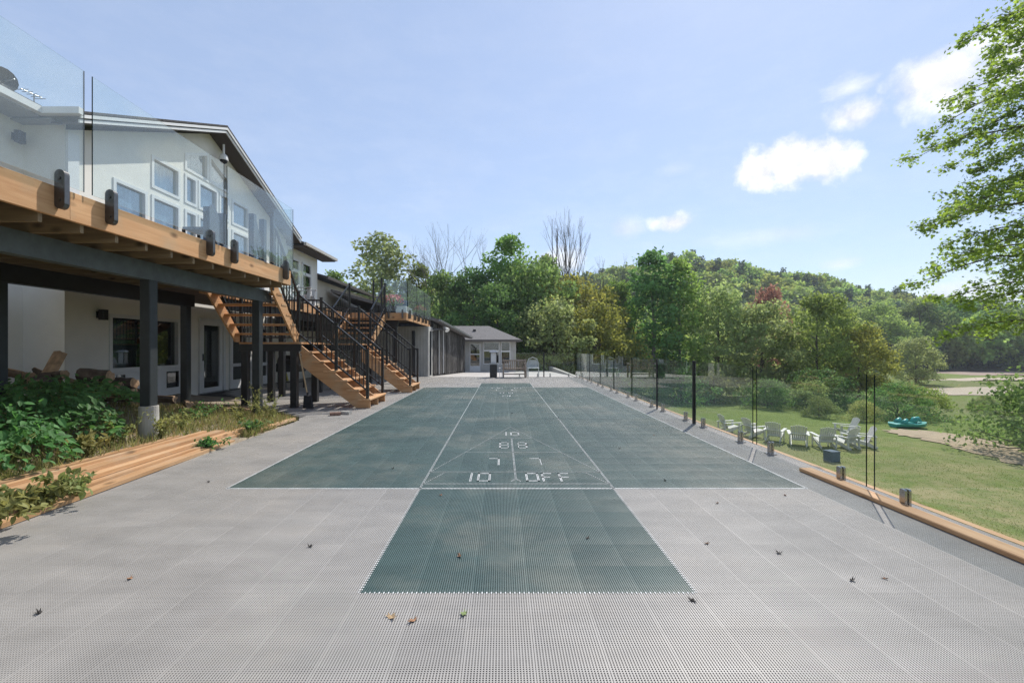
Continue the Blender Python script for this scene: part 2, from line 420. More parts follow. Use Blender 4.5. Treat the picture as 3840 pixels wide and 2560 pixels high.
leafmat('leaf_forest', (0.234, 0.316, 0.094), 0.48, 0.30, 0.30, 0.03)
leafmat('leaf_bramble', (0.095, 0.205, 0.062), 0.40, 0.35, 0.15, 0.02, 0.3, 2.0)
leafmat('leaf_weed', (0.240, 0.260, 0.095), 0.38, 0.38, 0.2, 0.03, 0.15, 3.0)
leafmat('leaf_drygrass', (0.360, 0.300, 0.150), 0.30, 0.35, 0.15, 0.02, 0.1, 3.0)
leafmat('leaf_lawn', (0.165, 0.205, 0.055), 0.35, 0.25, 0.0, 0.0, 0.1, 0.5)

# ------------------------------------------------------------------ helpers
def tag(o, label=None, cat=None, group=None, kind=None):
    if label: o['label'] = label
    if cat: o['category'] = cat
    if group: o['group'] = group
    if kind: o['kind'] = kind
    return o


def thing(name, loc=(0, 0, 0), label=None, cat=None, group=None, kind=None, parent=None):
    o = bpy.data.objects.new(name, None)
    COL.objects.link(o)
    o.location = loc
    o.empty_display_size = 0.2
    if parent: o.parent = parent
    return tag(o, label, cat, group, kind)


def world_off(o):
    v = Vector((0, 0, 0))
    while o is not None:
        v += o.location
        o = o.parent
    return v


class MB:
    def __init__(self):
        self.v, self.f, self.m = [], [], []

    def add(self, vs, fs, m=0):
        b = len(self.v)
        self.v.extend([tuple(p) for p in vs])
        for f in fs:
            self.f.append(tuple(b + i for i in f)); self.m.append(m)
        return self

    def box(self, x0, x1, y0, y1, z0, z1, m=0):
        vs = [(x0, y0, z0), (x1, y0, z0), (x1, y1, z0), (x0, y1, z0), (x0, y0, z1), (x1, y0, z1), (x1, y1, z1), (x0, y1, z1)]
        return self.add(vs, [(0, 3, 2, 1), (4, 5, 6, 7), (0, 1, 5, 4), (1, 2, 6, 5), (2, 3, 7, 6), (3, 0, 4, 7)], m)

    def bbox(self, x0, x1, y0, y1, z0, z1, c=0.006, m=0):
        """box with bevelled vertical-long edges: an octagonal section along its longest side"""
        d = (x1 - x0, y1 - y0, z1 - z0)
        a = d.index(max(d)); b1, b2 = [i for i in range(3) if i != a]
        lo = (x0, y0, z0); hi = (x1, y1, z1)
        u0, u1, w0, w1 = lo[b1], hi[b1], lo[b2], hi[b2]
        c = min(c, (u1 - u0) * 0.3, (w1 - w0) * 0.3)
        sec = [(u0 + c, w0), (u1 - c, w0), (u1, w0 + c), (u1, w1 - c), (u1 - c, w1), (u0 + c, w1), (u0, w1 - c), (u0, w0 + c)]
        vs = []
        for t in (lo[a], hi[a]):
            for (p, q) in sec:
                r = [0, 0, 0]; r[a] = t; r[b1] = p; r[b2] = q; vs.append(r)
        fs = [(i, (i + 1) % 8, 8 + (i + 1) % 8, 8 + i) for i in range(8)] + [tuple(range(7, -1, -1)), tuple(range(8, 16))]
        return self.add(vs, fs, m)

    def beam(self, p0, p1, w, h, up=(0, 0, 1), m=0):
        p0, p1 = Vector(p0), Vector(p1)
        d = (p1 - p0).normalized(); up = Vector(up)
        s = d.cross(up)
        if s.length < 1e-4: s = d.cross(Vector((1, 0, 0)))
        s.normalize(); u = s.cross(d).normalized()
        vs = []
        for p in (p0, p1):
            for a, b in ((-1, -1), (1, -1), (1, 1), (-1, 1)):
                vs.append(p + s * (a * w / 2) + u * (b * h / 2))
        return self.add(vs, [(3, 2, 1, 0), (4, 5, 6, 7), (0, 1, 5, 4), (1, 2, 6, 5), (2, 3, 7, 6), (3, 0, 4, 7)], m)

    def tube(self, pts, r, n=7, caps=True, m=0):
        pts = [Vector(p) for p in pts]
        rs = r if isinstance(r, (list, tuple)) else [r] * len(pts)
        vs, fs = [], []
        ref = None
        for i, p in enumerate(pts):
            d = (pts[min(i + 1, len(pts) - 1)] - pts[max(i - 1, 0)]).normalized()
            if ref is None:
                ref = d.cross(Vector((0, 0, 1)))
                if ref.length < 1e-3: ref = d.cross(Vector((1, 0, 0)))
            a = (ref - d * ref.dot(d))
            if a.length < 1e-5: a = d.orthogonal()
            a.normalize(); ref = a
            b = d.cross(a)
            for k in range(n):
                t = 2 * math.pi * k / n
                vs.append(p + (a * math.cos(t) + b * math.sin(t)) * rs[i])
        for i in range(len(pts) - 1):
            for k in range(n):
                k2 = (k + 1) % n
                fs.append((i * n + k, i * n + k2, (i + 1) * n + k2, (i + 1) * n + k))
        if caps:
            fs.append(tuple(range(n - 1, -1, -1))); o = (len(pts) - 1) * n
            fs.append(tuple(range(o, o + n)))
        return self.add(vs, fs, m)

    def prism(self, poly, axis, d0, d1, m=0):
        """poly: 2D points in the plane normal to axis (0: y,z  1: x,z  2: x,y)"""
        n = len(poly); vs = []
        for d in (d0, d1):
            for (a, b) in poly:
                vs.append(((d, a, b), (a, d, b), (a, b, d))[axis])
        b0 = len(self.v)
        self.v.extend(vs)
        tris = mgeo.tessellate_polygon([[Vector((a, b, 0)) for a, b in poly]])
        for t in tris:
            self.f.append(tuple(b0 + i for i in t)); self.m.append(m)
            self.f.append(tuple(b0 + n + i for i in reversed(t))); self.m.append(m)
        for i in range(n):
            j = (i + 1) % n
            self.f.append((b0 + i, b0 + j, b0 + n + j, b0 + n + i)); self.m.append(m)
        return self

    def wall(self, outer, holes, axis, d, reveal, m=0):
        """flat wall with real openings; reveal = depth of the opening's sides (signed)"""
        loops = [outer] + holes
        flat = [p for l in loops for p in l]
        to3 = lambda p, dd: ((dd, p[0], p[1]), (p[0], dd, p[1]), (p[0], p[1], dd))[axis]
        tris = mgeo.tessellate_polygon([[Vector((a, b, 0)) for a, b in l] for l in loops])
        self.add([to3(p, d) for p in flat], [tuple(t) for t in tris], m)
        for h in holes:
            n = len(h)
            self.add([to3(p, d) for p in h] + [to3(p, d + reveal) for p in h], [(i, (i + 1) % n, n + (i + 1) % n, n + i) for i in range(n)], m)
        return self

    def mesh(self, name, off=(0, 0, 0), smooth=False, mats=()):
        me = bpy.data.meshes.new(name)
        ox, oy, oz = off
        me.from_pydata([(a - ox, b - oy, c - oz) for a, b, c in self.v], [], self.f)
        for mt in mats: me.materials.append(MATS[mt])
        if len(mats) > 1:
            me.polygons.foreach_set('material_index', self.m)
        fix_normals(me)
        if smooth:
            me.polygons.foreach_set('use_smooth', [True] * len(me.polygons))
        me.update()
        return me

    def build(self, name, mat, parent=None, smooth=False, origin=None):
        mats = mat if isinstance(mat, (list, tuple)) else (mat,)
        off = Vector(origin) if origin is not None else (world_off(parent) if parent else Vector((0, 0, 0)))
        me = self.mesh(name, off, smooth, mats)
        o = bpy.data.objects.new(name, me)
        COL.objects.link(o)
        if parent: o.parent = parent
        elif origin is not None: o.location = origin
        return o


def fix_normals(me):
    import bmesh
    bm = bmesh.new(); bm.from_mesh(me)
    bmesh.ops.recalc_face_normals(bm, faces=bm.faces)
    bm.to_mesh(me); bm.free()


def inst(me, name, parent=None, loc=(0, 0, 0), rot=(0, 0, 0), scale=(1, 1, 1)):
    o = bpy.data.objects.new(name, me)
    COL.objects.link(o)
    o.location = loc; o.rotation_euler = rot; o.scale = scale
    if parent: o.parent = parent
    return o


def copy_tree(o, parent=None):
    c = o.copy(); COL.objects.link(c); c.parent = parent
    for ch in list(o.children):
        copy_tree(ch, c)
    return c


def mesh_np(name, V, F, mat, smooth=False):
    """V (n,3) floats, F (m,k) ints"""
    me = bpy.data.meshes.new(name)
    V = np.asarray(V, dtype=np.float32); F = np.asarray(F, dtype=np.int32)
    me.vertices.add(len(V)); me.vertices.foreach_set('co', V.ravel())
    k = F.shape[1]
    me.loops.add(F.size); me.loops.foreach_set('vertex_index', F.ravel())
    me.polygons.add(len(F))
    me.polygons.foreach_set('loop_start', np.arange(0, F.size, k, dtype=np.int32))
    if smooth: me.polygons.foreach_set('use_smooth', np.ones(len(F), dtype=bool))
    for mt in (mat if isinstance(mat, (list, tuple)) else (mat,)): me.materials.append(MATS[mt])
    if not smooth: me.polygons.foreach_set('use_smooth', np.zeros(len(F), dtype=bool))
    me.update(calc_edges=True)
    return me


def smooth01(t):
    t = np.clip(t, 0, 1)
    return t * t * (3 - 2 * t)


# ------------------------------------------------------------------ terrain
def lawn_z(x, y):
    x = np.asarray(x, float); y = np.asarray(y, float)
    z = -3.05 + 0.10 * np.sin(x * 0.23 + 1.3) * np.sin(y * 0.19) + 0.05 * np.sin(x * 0.7) * np.sin(y * 0.55 + 2)
    z = z - 0.9 * smooth01((y - 36) / 20) * smooth01((x - 12) / 12)
    return z


def ground_z(x, y):
    x = np.asarray(x, float); y = np.asarray(y, float)
    plateau = -0.45
    s = np.maximum(smooth01((x - 3.75) / 0.5), smooth01((y - 34) / 10))
    left = smooth01((-x - 2) / 20)
    z = plateau * (1 - s) + (lawn_z(x, y) * (1 - 0.75 * left) + plateau * 0.75 * left) * s
    return z


HX = [-400, -150, -60, 0, 47, 82, 105, 133, 162, 181, 220, 260, 330, 450, 900]
HZ = [14, 12, 13, 17, 23.5, 30, 27.5, 22.5, 15.5, 11.5, 4.0, 1.0, 0.5, 0, 0]


def hill_z(x, y):
    x = np.asarray(x, float); y = np.asarray(y, float)
    ridge = np.interp(x * 200.0 / np.maximum(y, 120), HX, HZ)
    t = smooth01((y - 105) / 95)
    back = 1 - 0.6 * smooth01((y - 215) / 150)
    return -3.6 + (ridge + 3.6) * t * back + 0.8 * np.sin(x * .07) * np.sin(y * .06) * t


def grid_mesh(name, xs, ys, zf, mat, smooth=True):
    xs = np.asarray(xs, float); ys = np.asarray(ys, float)
    X, Y = np.meshgrid(xs, ys)
    Z = zf(X, Y)
    V = np.stack([X, Y, Z], -1).reshape(-1, 3)
    nx, ny = len(xs), len(ys)
    i = np.arange(nx - 1)[None, :] + nx * np.arange(ny - 1)[:, None]
    F = np.stack([i, i + 1, i + nx + 1, i + nx], -1).reshape(-1, 4)
    return mesh_np(name, V, F, mat, smooth)


def ground_material():
    m, nt, N, L = nodes_of('lawn_ground')
    out = N('ShaderNodeOutputMaterial'); p = N('ShaderNodeBsdfPrincipled'); L(p.outputs[0], out.inputs[0])
    p.inputs['Roughness'].default_value = 0.95; p.inputs['Specular IOR Level'].default_value = 0.1
    g = N('ShaderNodeNewGeometry')

    def noise(s, d=6, r=0.6):
        n = N('ShaderNodeTexNoise'); n.inputs['Scale'].default_value = s; n.inputs['Detail'].default_value = d; n.inputs['Roughness'].default_value = r
        L(g.outputs['Position'], n.inputs['Vector']); return n.outputs['Fac']

    def mix(f, a, b):
        x = N('ShaderNodeMix'); x.data_type = 'RGBA'
        L(f, x.inputs[0])
        for i, c in ((6, a), (7, b)):
            if isinstance(c, tuple): x.inputs[i].default_value = rgb(c)
            else: L(c, x.inputs[i])
        return x.outputs[2]

    def rng(v, a, b, lo=0.0, hi=1.0):
        r = N('ShaderNodeMapRange'); r.inputs['From Min'].default_value = a; r.inputs['From Max'].default_value = b
        r.inputs['To Min'].default_value = lo; r.inputs['To Max'].default_value = hi; L(v, r.inputs['Value']); return r.outputs[0]
    c = mix(rng(noise(2.2), 0.3, 0.7), (0.125, 0.175, 0.042), (0.19, 0.235, 0.065))
    sep = N('ShaderNodeSeparateXYZ'); L(g.outputs['Position'], sep.inputs[0])
    # drier, yellower turf near the building, lusher further out
    dry = N('ShaderNodeMath'); dry.operation = 'MULTIPLY'
    L(rng(sep.outputs[1], 26, 15), dry.inputs[0]); L(rng(noise(0.7, 8, 0.8), 0.40, 0.60), dry.inputs[1])
    c = mix(dry.outputs[0], c, (0.33, 0.285, 0.145))
    # marshy field far out
    c = mix(rng(noise(0.05, 8, 0.65), 0.46, 0.60), c, (0.19, 0.20, 0.085))
    L(c, p.inputs['Base Color'])
    b = N('ShaderNodeBump'); b.inputs['Strength'].default_value = 0.6; b.inputs['Distance'].default_value = 0.05
    L(noise(25, 5), b.inputs['Height']); L(b.outputs[0], p.inputs['Normal'])


ground_material()
mk('dirt', (0.40, 0.30, 0.20), 0.95, 0.22, 1.4, 0.5, 20, coord='World')
mk('sand', (0.44, 0.36, 0.27), 0.95, 0.16, 0.5, 0.3, 10, coord='World')
mk('mud_field', (0.30, 0.22, 0.17), 0.95, 0.25, 0.3, 0.3, 10, coord='World')
mk('forest_floor', (0.050, 0.060, 0.024), 0.95, 0.4, 0.2, 0.3, 3, coord='World')
mk('bed_soil', (0.20, 0.155, 0.105), 0.95, 0.4, 5, 0.9, 30, col2=(0.36, 0.30, 0.22))

xs = np.concatenate([np.linspace(-500, -40, 12), np.linspace(-34, 2, 10), [3.5, 3.75, 3.9, 4.05, 4.25, 4.5], np.linspace(5.5, 60, 45), np.linspace(70, 900, 28)])
ys = np.concatenate([np.linspace(-300, -30, 8), np.linspace(-20, 60, 65), np.linspace(66, 260, 28), np.linspace(300, 1500, 10)])
gm = grid_mesh('ground', xs, ys, lambda X, Y: np.where(Y > 105, np.minimum(ground_z(X, Y), -4.2), ground_z(X, Y)), 'lawn_ground')
ground = inst(gm, 'ground'); tag(ground, 'green lawn falling away to marshy fields', 'ground', kind='structure')
hm = grid_mesh('hill', np.linspace(-420, 900, 133), np.linspace(100, 700, 61), hill_z, 'forest_floor')
hill = inst(hm, 'hill'); tag(hill, 'wooded hill rising behind the trees', 'hill', kind='structure')


def ground_patch(name, pts, mat, label, dz=0.02, n=14):
    """irregular sheet laid on the ground inside the outline pts"""
    import bmesh
    # smooth closed outline
    P = [Vector((a, b)) for a, b in pts]
    out = []
    k = len(P)
    for i in range(k):
        p0, p1, p2, p3 = P[i - 1], P[i], P[(i + 1) % k], P[(i + 2) % k]
        for j in range(n):
            t = j / n
            out.append(0.5 * ((2 * p1) + (p2 - p0) * t + (2 * p0 - 5 * p1 + 4 * p2 - p3) * t * t + (3 * p1 - p0 - 3 * p2 + p3) * t ** 3))
    out = [p + Vector((random.uniform(-.32, .32), random.uniform(-.32, .32))) for p in out]
    bm = bmesh.new()
    vs = [bm.verts.new((p.x, p.y, 0)) for p in out]
    f = bm.faces.new(vs)
    bmesh.ops.triangulate(bm, faces=[f])
    for _ in range(3):
        bmesh.ops.subdivide_edges(bm, edges=[e for e in bm.edges if e.calc_length() > 2.5], cuts=1)
        bmesh.ops.triangulate(bm, faces=bm.faces[:])
    for v in bm.verts:
        v.co.z = float(ground_z(v.co.x, v.co.y)) + dz
    me = bpy.data.meshes.new(name); bm.to_mesh(me); bm.free()
    me.materials.append(MATS[mat])
    o = inst(me, name); fix_normals(me)
    return tag(o, label, 'path' if 'path' in name else 'ground', kind='structure')


ground_patch('dirt_path', [(19.6, 23.4), (22.4, 24.0), (23.4, 21.8), (21.6, 18.4), (20.6, 15.4), (20.2, 12.0), (19.0, 11.4), (18.9, 14.4), (19.4, 17.6), (19.8, 20.6)], 'dirt', 'bare sandy path curving across the lawn past the boat', 0.03)
ground_patch('sand_flat', [(46, 46), (58, 44), (78, 42), (95, 44), (95, 56), (75, 60), (58, 60), (49, 55)], 'sand', 'pale sandy flat beside the marsh', 0.05)
ground_patch('sand_bar', [(70, 74), (95, 72), (120, 76), (110, 80), (85, 79)], 'sand', 'thin sandy bar further out in the marsh', 0.05)
ground_patch('far_field', [(78, 88), (110, 86), (160, 88), (200, 96), (190, 104), (130, 103), (92, 100)], 'mud_field', 'brown bare field at the foot of the wooded hill', 0.06)

# ------------------------------------------------------------------ court
T = 0.3048
CX, CY = 0.14, 4.30
NR = 24
court = thing('sport_court', (0, 0, 0), 'grey sport tile deck with a green shuffleboard court', 'court', kind='structure')
MB().box(-9.2, 3.50, -2.2, 20.9, -0.44, -0.0075).build('base_slab', 'slab', court)


def tile_mesh(name, n, mats):
    mb = MB()
    p = T / n; w = p * 0.50
    e = 0.0002
    for i in range(n):
        c = (i + 0.5) * p
        x0, x1 = c - w / 2, c + w / 2
        if i == 0: x0 -= p * 0.09
        if i == n - 1: x1 += p * 0.09
        # long ribs along y: top and two sides
        mb.add([(x0, e, 0), (x1, e, 0), (x1, T - e, 0), (x0, T - e, 0), (x0, e, -0.0065), (x1, e, -0.0065), (x1, T - e, -0.0065), (x0, T - e, -0.0065)],
               [(0, 1, 2, 3), (0, 3, 7, 4), (1, 5, 6, 2), (0, 4, 5, 1), (3, 2, 6, 7)])
        y0, y1 = c - w * 0.42, c + w * 0.42
        h = -0.0018
        mb.add([(e, y0, h), (T - e, y0, h), (T - e, y1, h), (e, y1, h), (e, y0, -0.0065), (T - e, y0, -0.0065), (T - e, y1, -0.0065), (e, y1, -0.0065)],
               [(0, 1, 2, 3), (0, 4, 5, 1), (3, 2, 6, 7)])
    me = bpy.data.meshes.new(name)
    me.from_pydata(mb.v, [], mb.f)
    me.materials.append(MATS[mats])
    return me


def is_green(x, y):
    return (abs(x - CX) < 9 * T and CY < y < CY + 36 * T) or (abs(x - CX) < 3 * T and CY - 6 * T < y < CY + 42 * T)


tiles = []
for k in range(-30, 11):
    for j in range(-21, 54):
        x0, y0 = CX + k * T, CY + j * T
        xc, yc = x0 + T / 2, y0 + T / 2
        if x0 < -3.9 and yc < 8.5 + (-3.78 - xc) * 1.15: continue
        if xc < -8.45 or y0 < -2.2: continue
        tiles.append((x0, y0, is_green(xc, yc)))
inview = [t for t in tiles if t[1] + T > 1.78 and -1.12 * (t[1] + T) < t[0] + T / 2 + 0.1 and t[0] < 1.16 * (t[1] + T)]
inview.sort(key=lambda t: math.hypot(t[0] + T / 2, t[1] + T / 2))
near = set(inview[:300])
tm = {False: tile_mesh('tile', NR, 'tile_grey'), True: tile_mesh('tile', NR, 'tile_green')}
tlo = {False: tile_mesh('tile_coarse', 12, 'tile_grey'), True: tile_mesh('tile_coarse', 12, 'tile_green')}
for t in inview[:300]:
    inst(tm[t[2]], 'tile', court, (t[0], t[1], 0.0))


def merge_tiles(lst, meshes, name):
    for g in (False, True):
        sel = [t for t in lst if t[2] == g]
        if not sel: continue
        me = meshes[g]
        V = np.array([v.co[:] for v in me.vertices]); F = np.array([p.vertices[:] for p in me.polygons])
        off = np.array([(t[0], t[1], 0.0) for t in sel])
        VV = (V[None] + off[:, None]).reshape(-1, 3)
        FF = (F[None] + (np.arange(len(sel)) * len(V))[:, None, None]).reshape(-1, 4)
        o = inst(mesh_np(name, VV, FF, me.materials[0].name), name, court)
        o['kind'] = 'stuff'
        o['label'] = 'green court tiles beyond the nearest ones' if g else 'grey deck tiles beyond the nearest ones'


rest = [t for t in tiles if t not in near]
merge_tiles([t for t in rest if t[1] < 8.5], tm, 'tile_field')
merge_tiles([t for t in rest if t[1] >= 8.5], tlo, 'tile_field')

# painted marks, laid rib by rib on the tile tops
RIBS = {}


def ribs_between(x0, x1, y):
    n = NR if y < 8.4 else 12
    p = T / n
    i0 = int(math.floor((x0 - CX) / p)) - 1; i1 = int(math.ceil((x1 - CX) / p)) + 1
    for i in range(i0, i1 + 1):
        c = CX + (i + 0.5) * p
        yield c - p * 0.25, c + p * 0.25


def paint(name, polys, label=None):
    V, F = [], []
    for poly in polys:
        x0 = min(p[0] for p in poly); x1 = max(p[0] for p in poly)
        ym = sum(p[1] for p in poly) / len(poly)
        for a, b in ribs_between(x0, x1, ym):
            c = min(max((a + b) / 2, x0 + 1e-5), x1 - 1e-5)
            if b < x0 or a > x1: continue
            ys_ = []
            n = len(poly)
            for i in range(n):
                p, q = poly[i], poly[(i + 1) % n]
                if (p[0] - c) * (q[0] - c) < 0:
                    t = (c - p[0]) / (q[0] - p[0]); ys_.append(p[1] + t * (q[1] - p[1]))
            if len(ys_) < 2: continue
            lo, hi = min(ys_), max(ys_)
            s = len(V)
            V += [(a, lo, 0.0016), (b, lo, 0.0016), (b, hi, 0.0016), (a, hi, 0.0016)]
            F.append((s, s + 1, s + 2, s + 3))
    o = inst(mesh_np(name, V, F, 'court_paint_faint' if name in ('target_line', 'lane_line') else 'court_paint'), name, court)
    if label: o['label'] = label
    return o


def stripe(name, x, w, y0, y1):
    V = [(x - w / 2, y0, 0.0016), (x + w / 2, y0, 0.0016), (x + w / 2, y1, 0.0016), (x - w / 2, y1, 0.0016)]
    return inst(mesh_np(name, V, [(0, 1, 2, 3)], 'court_paint_faint'), name, court)


def seg(p, q, w):
    p, q = Vector(p), Vector(q); d = (q - p).normalized(); s = Vector((-d.y, d.x)) * w / 2
    return [tuple(p + s), tuple(q + s), tuple(q - s), tuple(p - s)]


def rect(x0, x1, y0, y1):
    return [(x0, y0), (x1, y0), (x1, y1), (x0, y1)]


LX0, LX1 = CX - 3 * T, CX + 3 * T
BX0, BX1 = CX - 9 * T, CX + 9 * T
YE = CY + 36 * T
paint('boundary_line', [rect(BX0, BX1, CY - 0.018, CY + 0.018)], 'white near base line of the court')
paint('boundary_line', [rect(BX0, BX1, YE - 0.02, YE + 0.02)])
for xb in (BX0, BX1):
    paint('boundary_line', [rect(xb - 0.012, xb + 0.012, CY, 8.4)])
    stripe('boundary_line', xb, 0.018, 8.45, YE)
for xb in (LX0, LX1):
    paint('lane_line', [rect(xb - 0.006, xb + 0.006, CY, 8.4)])
    stripe('lane_line', xb, 0.010, 8.45, CY + 42 * T)
    paint('edge_dots', [rect(xb - 0.008, xb + 0.008, CY - 6 * T + i * T / 12, CY - 6 * T + i * T / 12 + 0.011) for i in range(72)])
paint('edge_dots', [rect(LX0 + i * T / 12, LX0 + i * T / 12 + 0.012, CY - 6 * T - 0.010, CY - 6 * T + 0.008) for i in range(72)])


def target(flip):
    f = (lambda x, y: (x, y)) if not flip else (lambda x, y: (2 * CX - x, 2 * (CY + 18 * T) - y))
    P = lambda polys: [[f(*p) for p in poly] for poly in polys]
    Lx0, Lx1 = LX0, LX1
    paint('target_line', P([rect(Lx0, Lx1, 4.435, 4.46)]))
    paint('target_line', P([rect(Lx0, Lx1, 4.865, 4.885)]))
    paint('target_line', P([rect(CX - 0.60, CX + 0.60, 5.78, 5.80)]))
    paint('target_line', P([rect(CX - 0.31, CX + 0.31, 6.67, 6.69)]))
    for s in (-1, 1):
        paint('target_line', P([seg((CX, 7.64), (CX + s * 0.905, 4.88), 0.012)]))
        paint('target_line', P([seg((CX + s * 0.90, 4.46), (CX + s * 0.74, 4.87), 0.014)]))
    paint('target_line', P([rect(CX - 0.006, CX + 0.006, 4.62, 6.68), seg((CX, 4.62), (CX - 0.05, 4.52), 0.022), seg((CX, 4.62), (CX + 0.05, 4.52), 0.022)]))
    w = 0.016; u = 0.034
    def glyph(ch, x, y, gw, gh):
        r = []
        L_ = rect(x, x + w, y, y + gh); R_ = rect(x + gw - w, x + gw, y, y + gh)
        Tt = rect(x, x + gw, y + gh - u, y + gh); B_ = rect(x, x + gw, y, y + u); M_ = rect(x, x + gw, y + gh / 2 - u / 2, y + gh / 2 + u / 2)
        if ch == '1': r = [rect(x + gw / 2 - w / 2, x + gw / 2 + w / 2, y, y + gh)]
        if ch in '0O': r = [L_, R_, Tt, B_]
        if ch == '8': r = [L_, R_, Tt, B_, M_]
        if ch == '7': r = [Tt, R_]
        if ch == 'F': r = [L_, Tt, rect(x, x + gw * 0.8, y + gh / 2 - u / 2, y + gh / 2 + u / 2)]
        return r
    def word(name, items, label):
        polys = []
        for it in items: polys += glyph(*it)
        paint(name, P(polys), label)
    word('numeral', [('1', CX - 0.09, 6.88, 0.03, 0.30), ('0', CX - 0.01, 6.88, 0.13, 0.30)], 'white painted 10')
    word('numeral', [('8', CX - 0.17, 6.02, 0.12, 0.38)], 'white painted 8')
    word('numeral', [('8', CX + 0.075, 6.02, 0.12, 0.38)], 'white painted 8')
    word('numeral', [('7', CX - 0.29, 5.16, 0.12, 0.32)], 'white painted 7')
    word('numeral', [('7', CX + 0.20, 5.16, 0.12, 0.32)], 'white painted 7')
    word('lettering', [('1', CX - 0.475, 4.53, 0.03, 0.30), ('0', CX - 0.385, 4.53, 0.13, 0.30), ('O', CX + 0.105, 4.53, 0.13, 0.30), ('F', CX + 0.27, 4.53, 0.11, 0.30), ('F', CX + 0.45, 4.53, 0.11, 0.30)], 'white painted 10 OFF')


target(False)
target(True)

# pad beyond the court that falls gently to the far pavilion, and the wall that holds the deck above the lawn
pad = MB()
pad.add([(-9, 20.6, -0.03), (3.5, 20.6, -0.03), (3.5, 34, -0.40), (-9, 34, -0.40), (-9, 20.6, -0.5), (3.5, 20.6, -0.5), (3.5, 34, -0.8), (-9, 34, -0.8)],
        [(0, 1, 2, 3), (4, 7, 6, 5), (0, 4, 5, 1), (1, 5, 6, 2), (2, 6, 7, 3), (3, 7, 4, 0)])
tag(pad.build('concrete_pad', 'concrete_pad'), 'concrete apron between the court and the far cabin', 'pavement', kind='structure')
rw = thing('retaining_wall', (3.6, 10, -3.2), 'long concrete wall that carries the deck edge above the lawn', 'wall')
MB().box(3.503, 3.70, -2.2, 34, -3.4, -0.06).build('wall', 'concrete', rw)
MB().box(3.495, 3.56, -2.2, 20.9, -0.058, 0.004).build('edge_trim', 'plank_edge', rw)

# ------------------------------------------------------------------ glass fences
def pane_mb(x0, x1, y0, y1, z0, z1):
    """upright glass sheet; thin edges get the dark edge material"""
    mb = MB()
    mb.box(x0, x1, y0, y1, z0, z1)
    thin_x = (x1 - x0) < (y1 - y0)
    # faces: bottom, top, -y, +x, +y, -x
    mb.m = [0, 0, 1 if thin_x else 0, 0 if thin_x else 1, 1 if thin_x else 0, 0 if thin_x else 1]
    return mb


fence = thing('glass_fence', (3.36, 9, 0), 'frameless glass fence on short steel spigots along the lawn side of the deck', 'fence')
joints = [-1.55, 0.35, 2.25, 4.15, 6.05, 7.96, 9.86, 11.76, 13.66, 15.56, 17.46, 19.36, 20.8]


def spigot_mesh():
    mb = MB()
    mb.box(-0.05, 0.05, -0.05, 0.05, 0, 0.012)
    for s in (-1, 1):
        sec = [(-0.026, 0.012), (0.026, 0.012), (0.026, 0.145), (0.018, 0.155), (-0.018, 0.155), (-0.026, 0.145)]
        mb.prism(sec, 0, s * 0.009, s * 0.028, 0)
    return mb.mesh('spigot', mats=('steel',))


SPIG = spigot_mesh()
for a, b in zip(joints[:-1], joints[1:]):
    g = 0.045
    pane_mb(3.354, 3.366, a + g, b - g, 0.05, 1.085).build('glass_panel', ('fence_glass', 'glass_edge'), fence)
    for y in (a + 0.36, b - 0.36):
        o = inst(SPIG, 'spigot', fence, Vector((3.36, y, 0.0)) - fence.location)
MB().bbox(3.335, 3.385, 7.935, 7.985, 0, 1.10).build('post', 'metal_black', fence)
MB().bbox(3.345, 3.375, 9.845, 9.875, 0, 1.09).build('post', 'metal_black', fence)

fence2 = thing('glass_fence', (2.2, 20.8, 0), 'short glass fence across the far end of the court beside the bench', 'fence')
for a, b in ((1.95, 3.30), (0.55, 1.88)):
    pane_mb(a, b, 20.794, 20.806, 0.05, 1.085).build('glass_panel', ('fence_glass', 'glass_edge'), fence2)
    for x in (a + 0.25, b - 0.25):
        inst(SPIG, 'spigot', fence2, Vector((x, 20.8, 0)) - fence2.location, (0, 0, R(90)))
MB().bbox(1.89, 1.94, 20.775, 20.825, 0, 1.10).build('post', 'metal_black', fence2)

plank = MB().bbox(3.20, 3.335, 1.2, 4.90, 0.002, 0.040).build('loose_plank', 'plank_edge', None, origin=(3.27, 3.0, 0))
tag(plank, 'long pale wooden board lying along the foot of the glass fence', 'board')

# ------------------------------------------------------------------ main house
house = thing('house', (-8.6, 13, 0), 'white stucco two storey house with big gable windows above the deck', 'house')
WX = -8.60


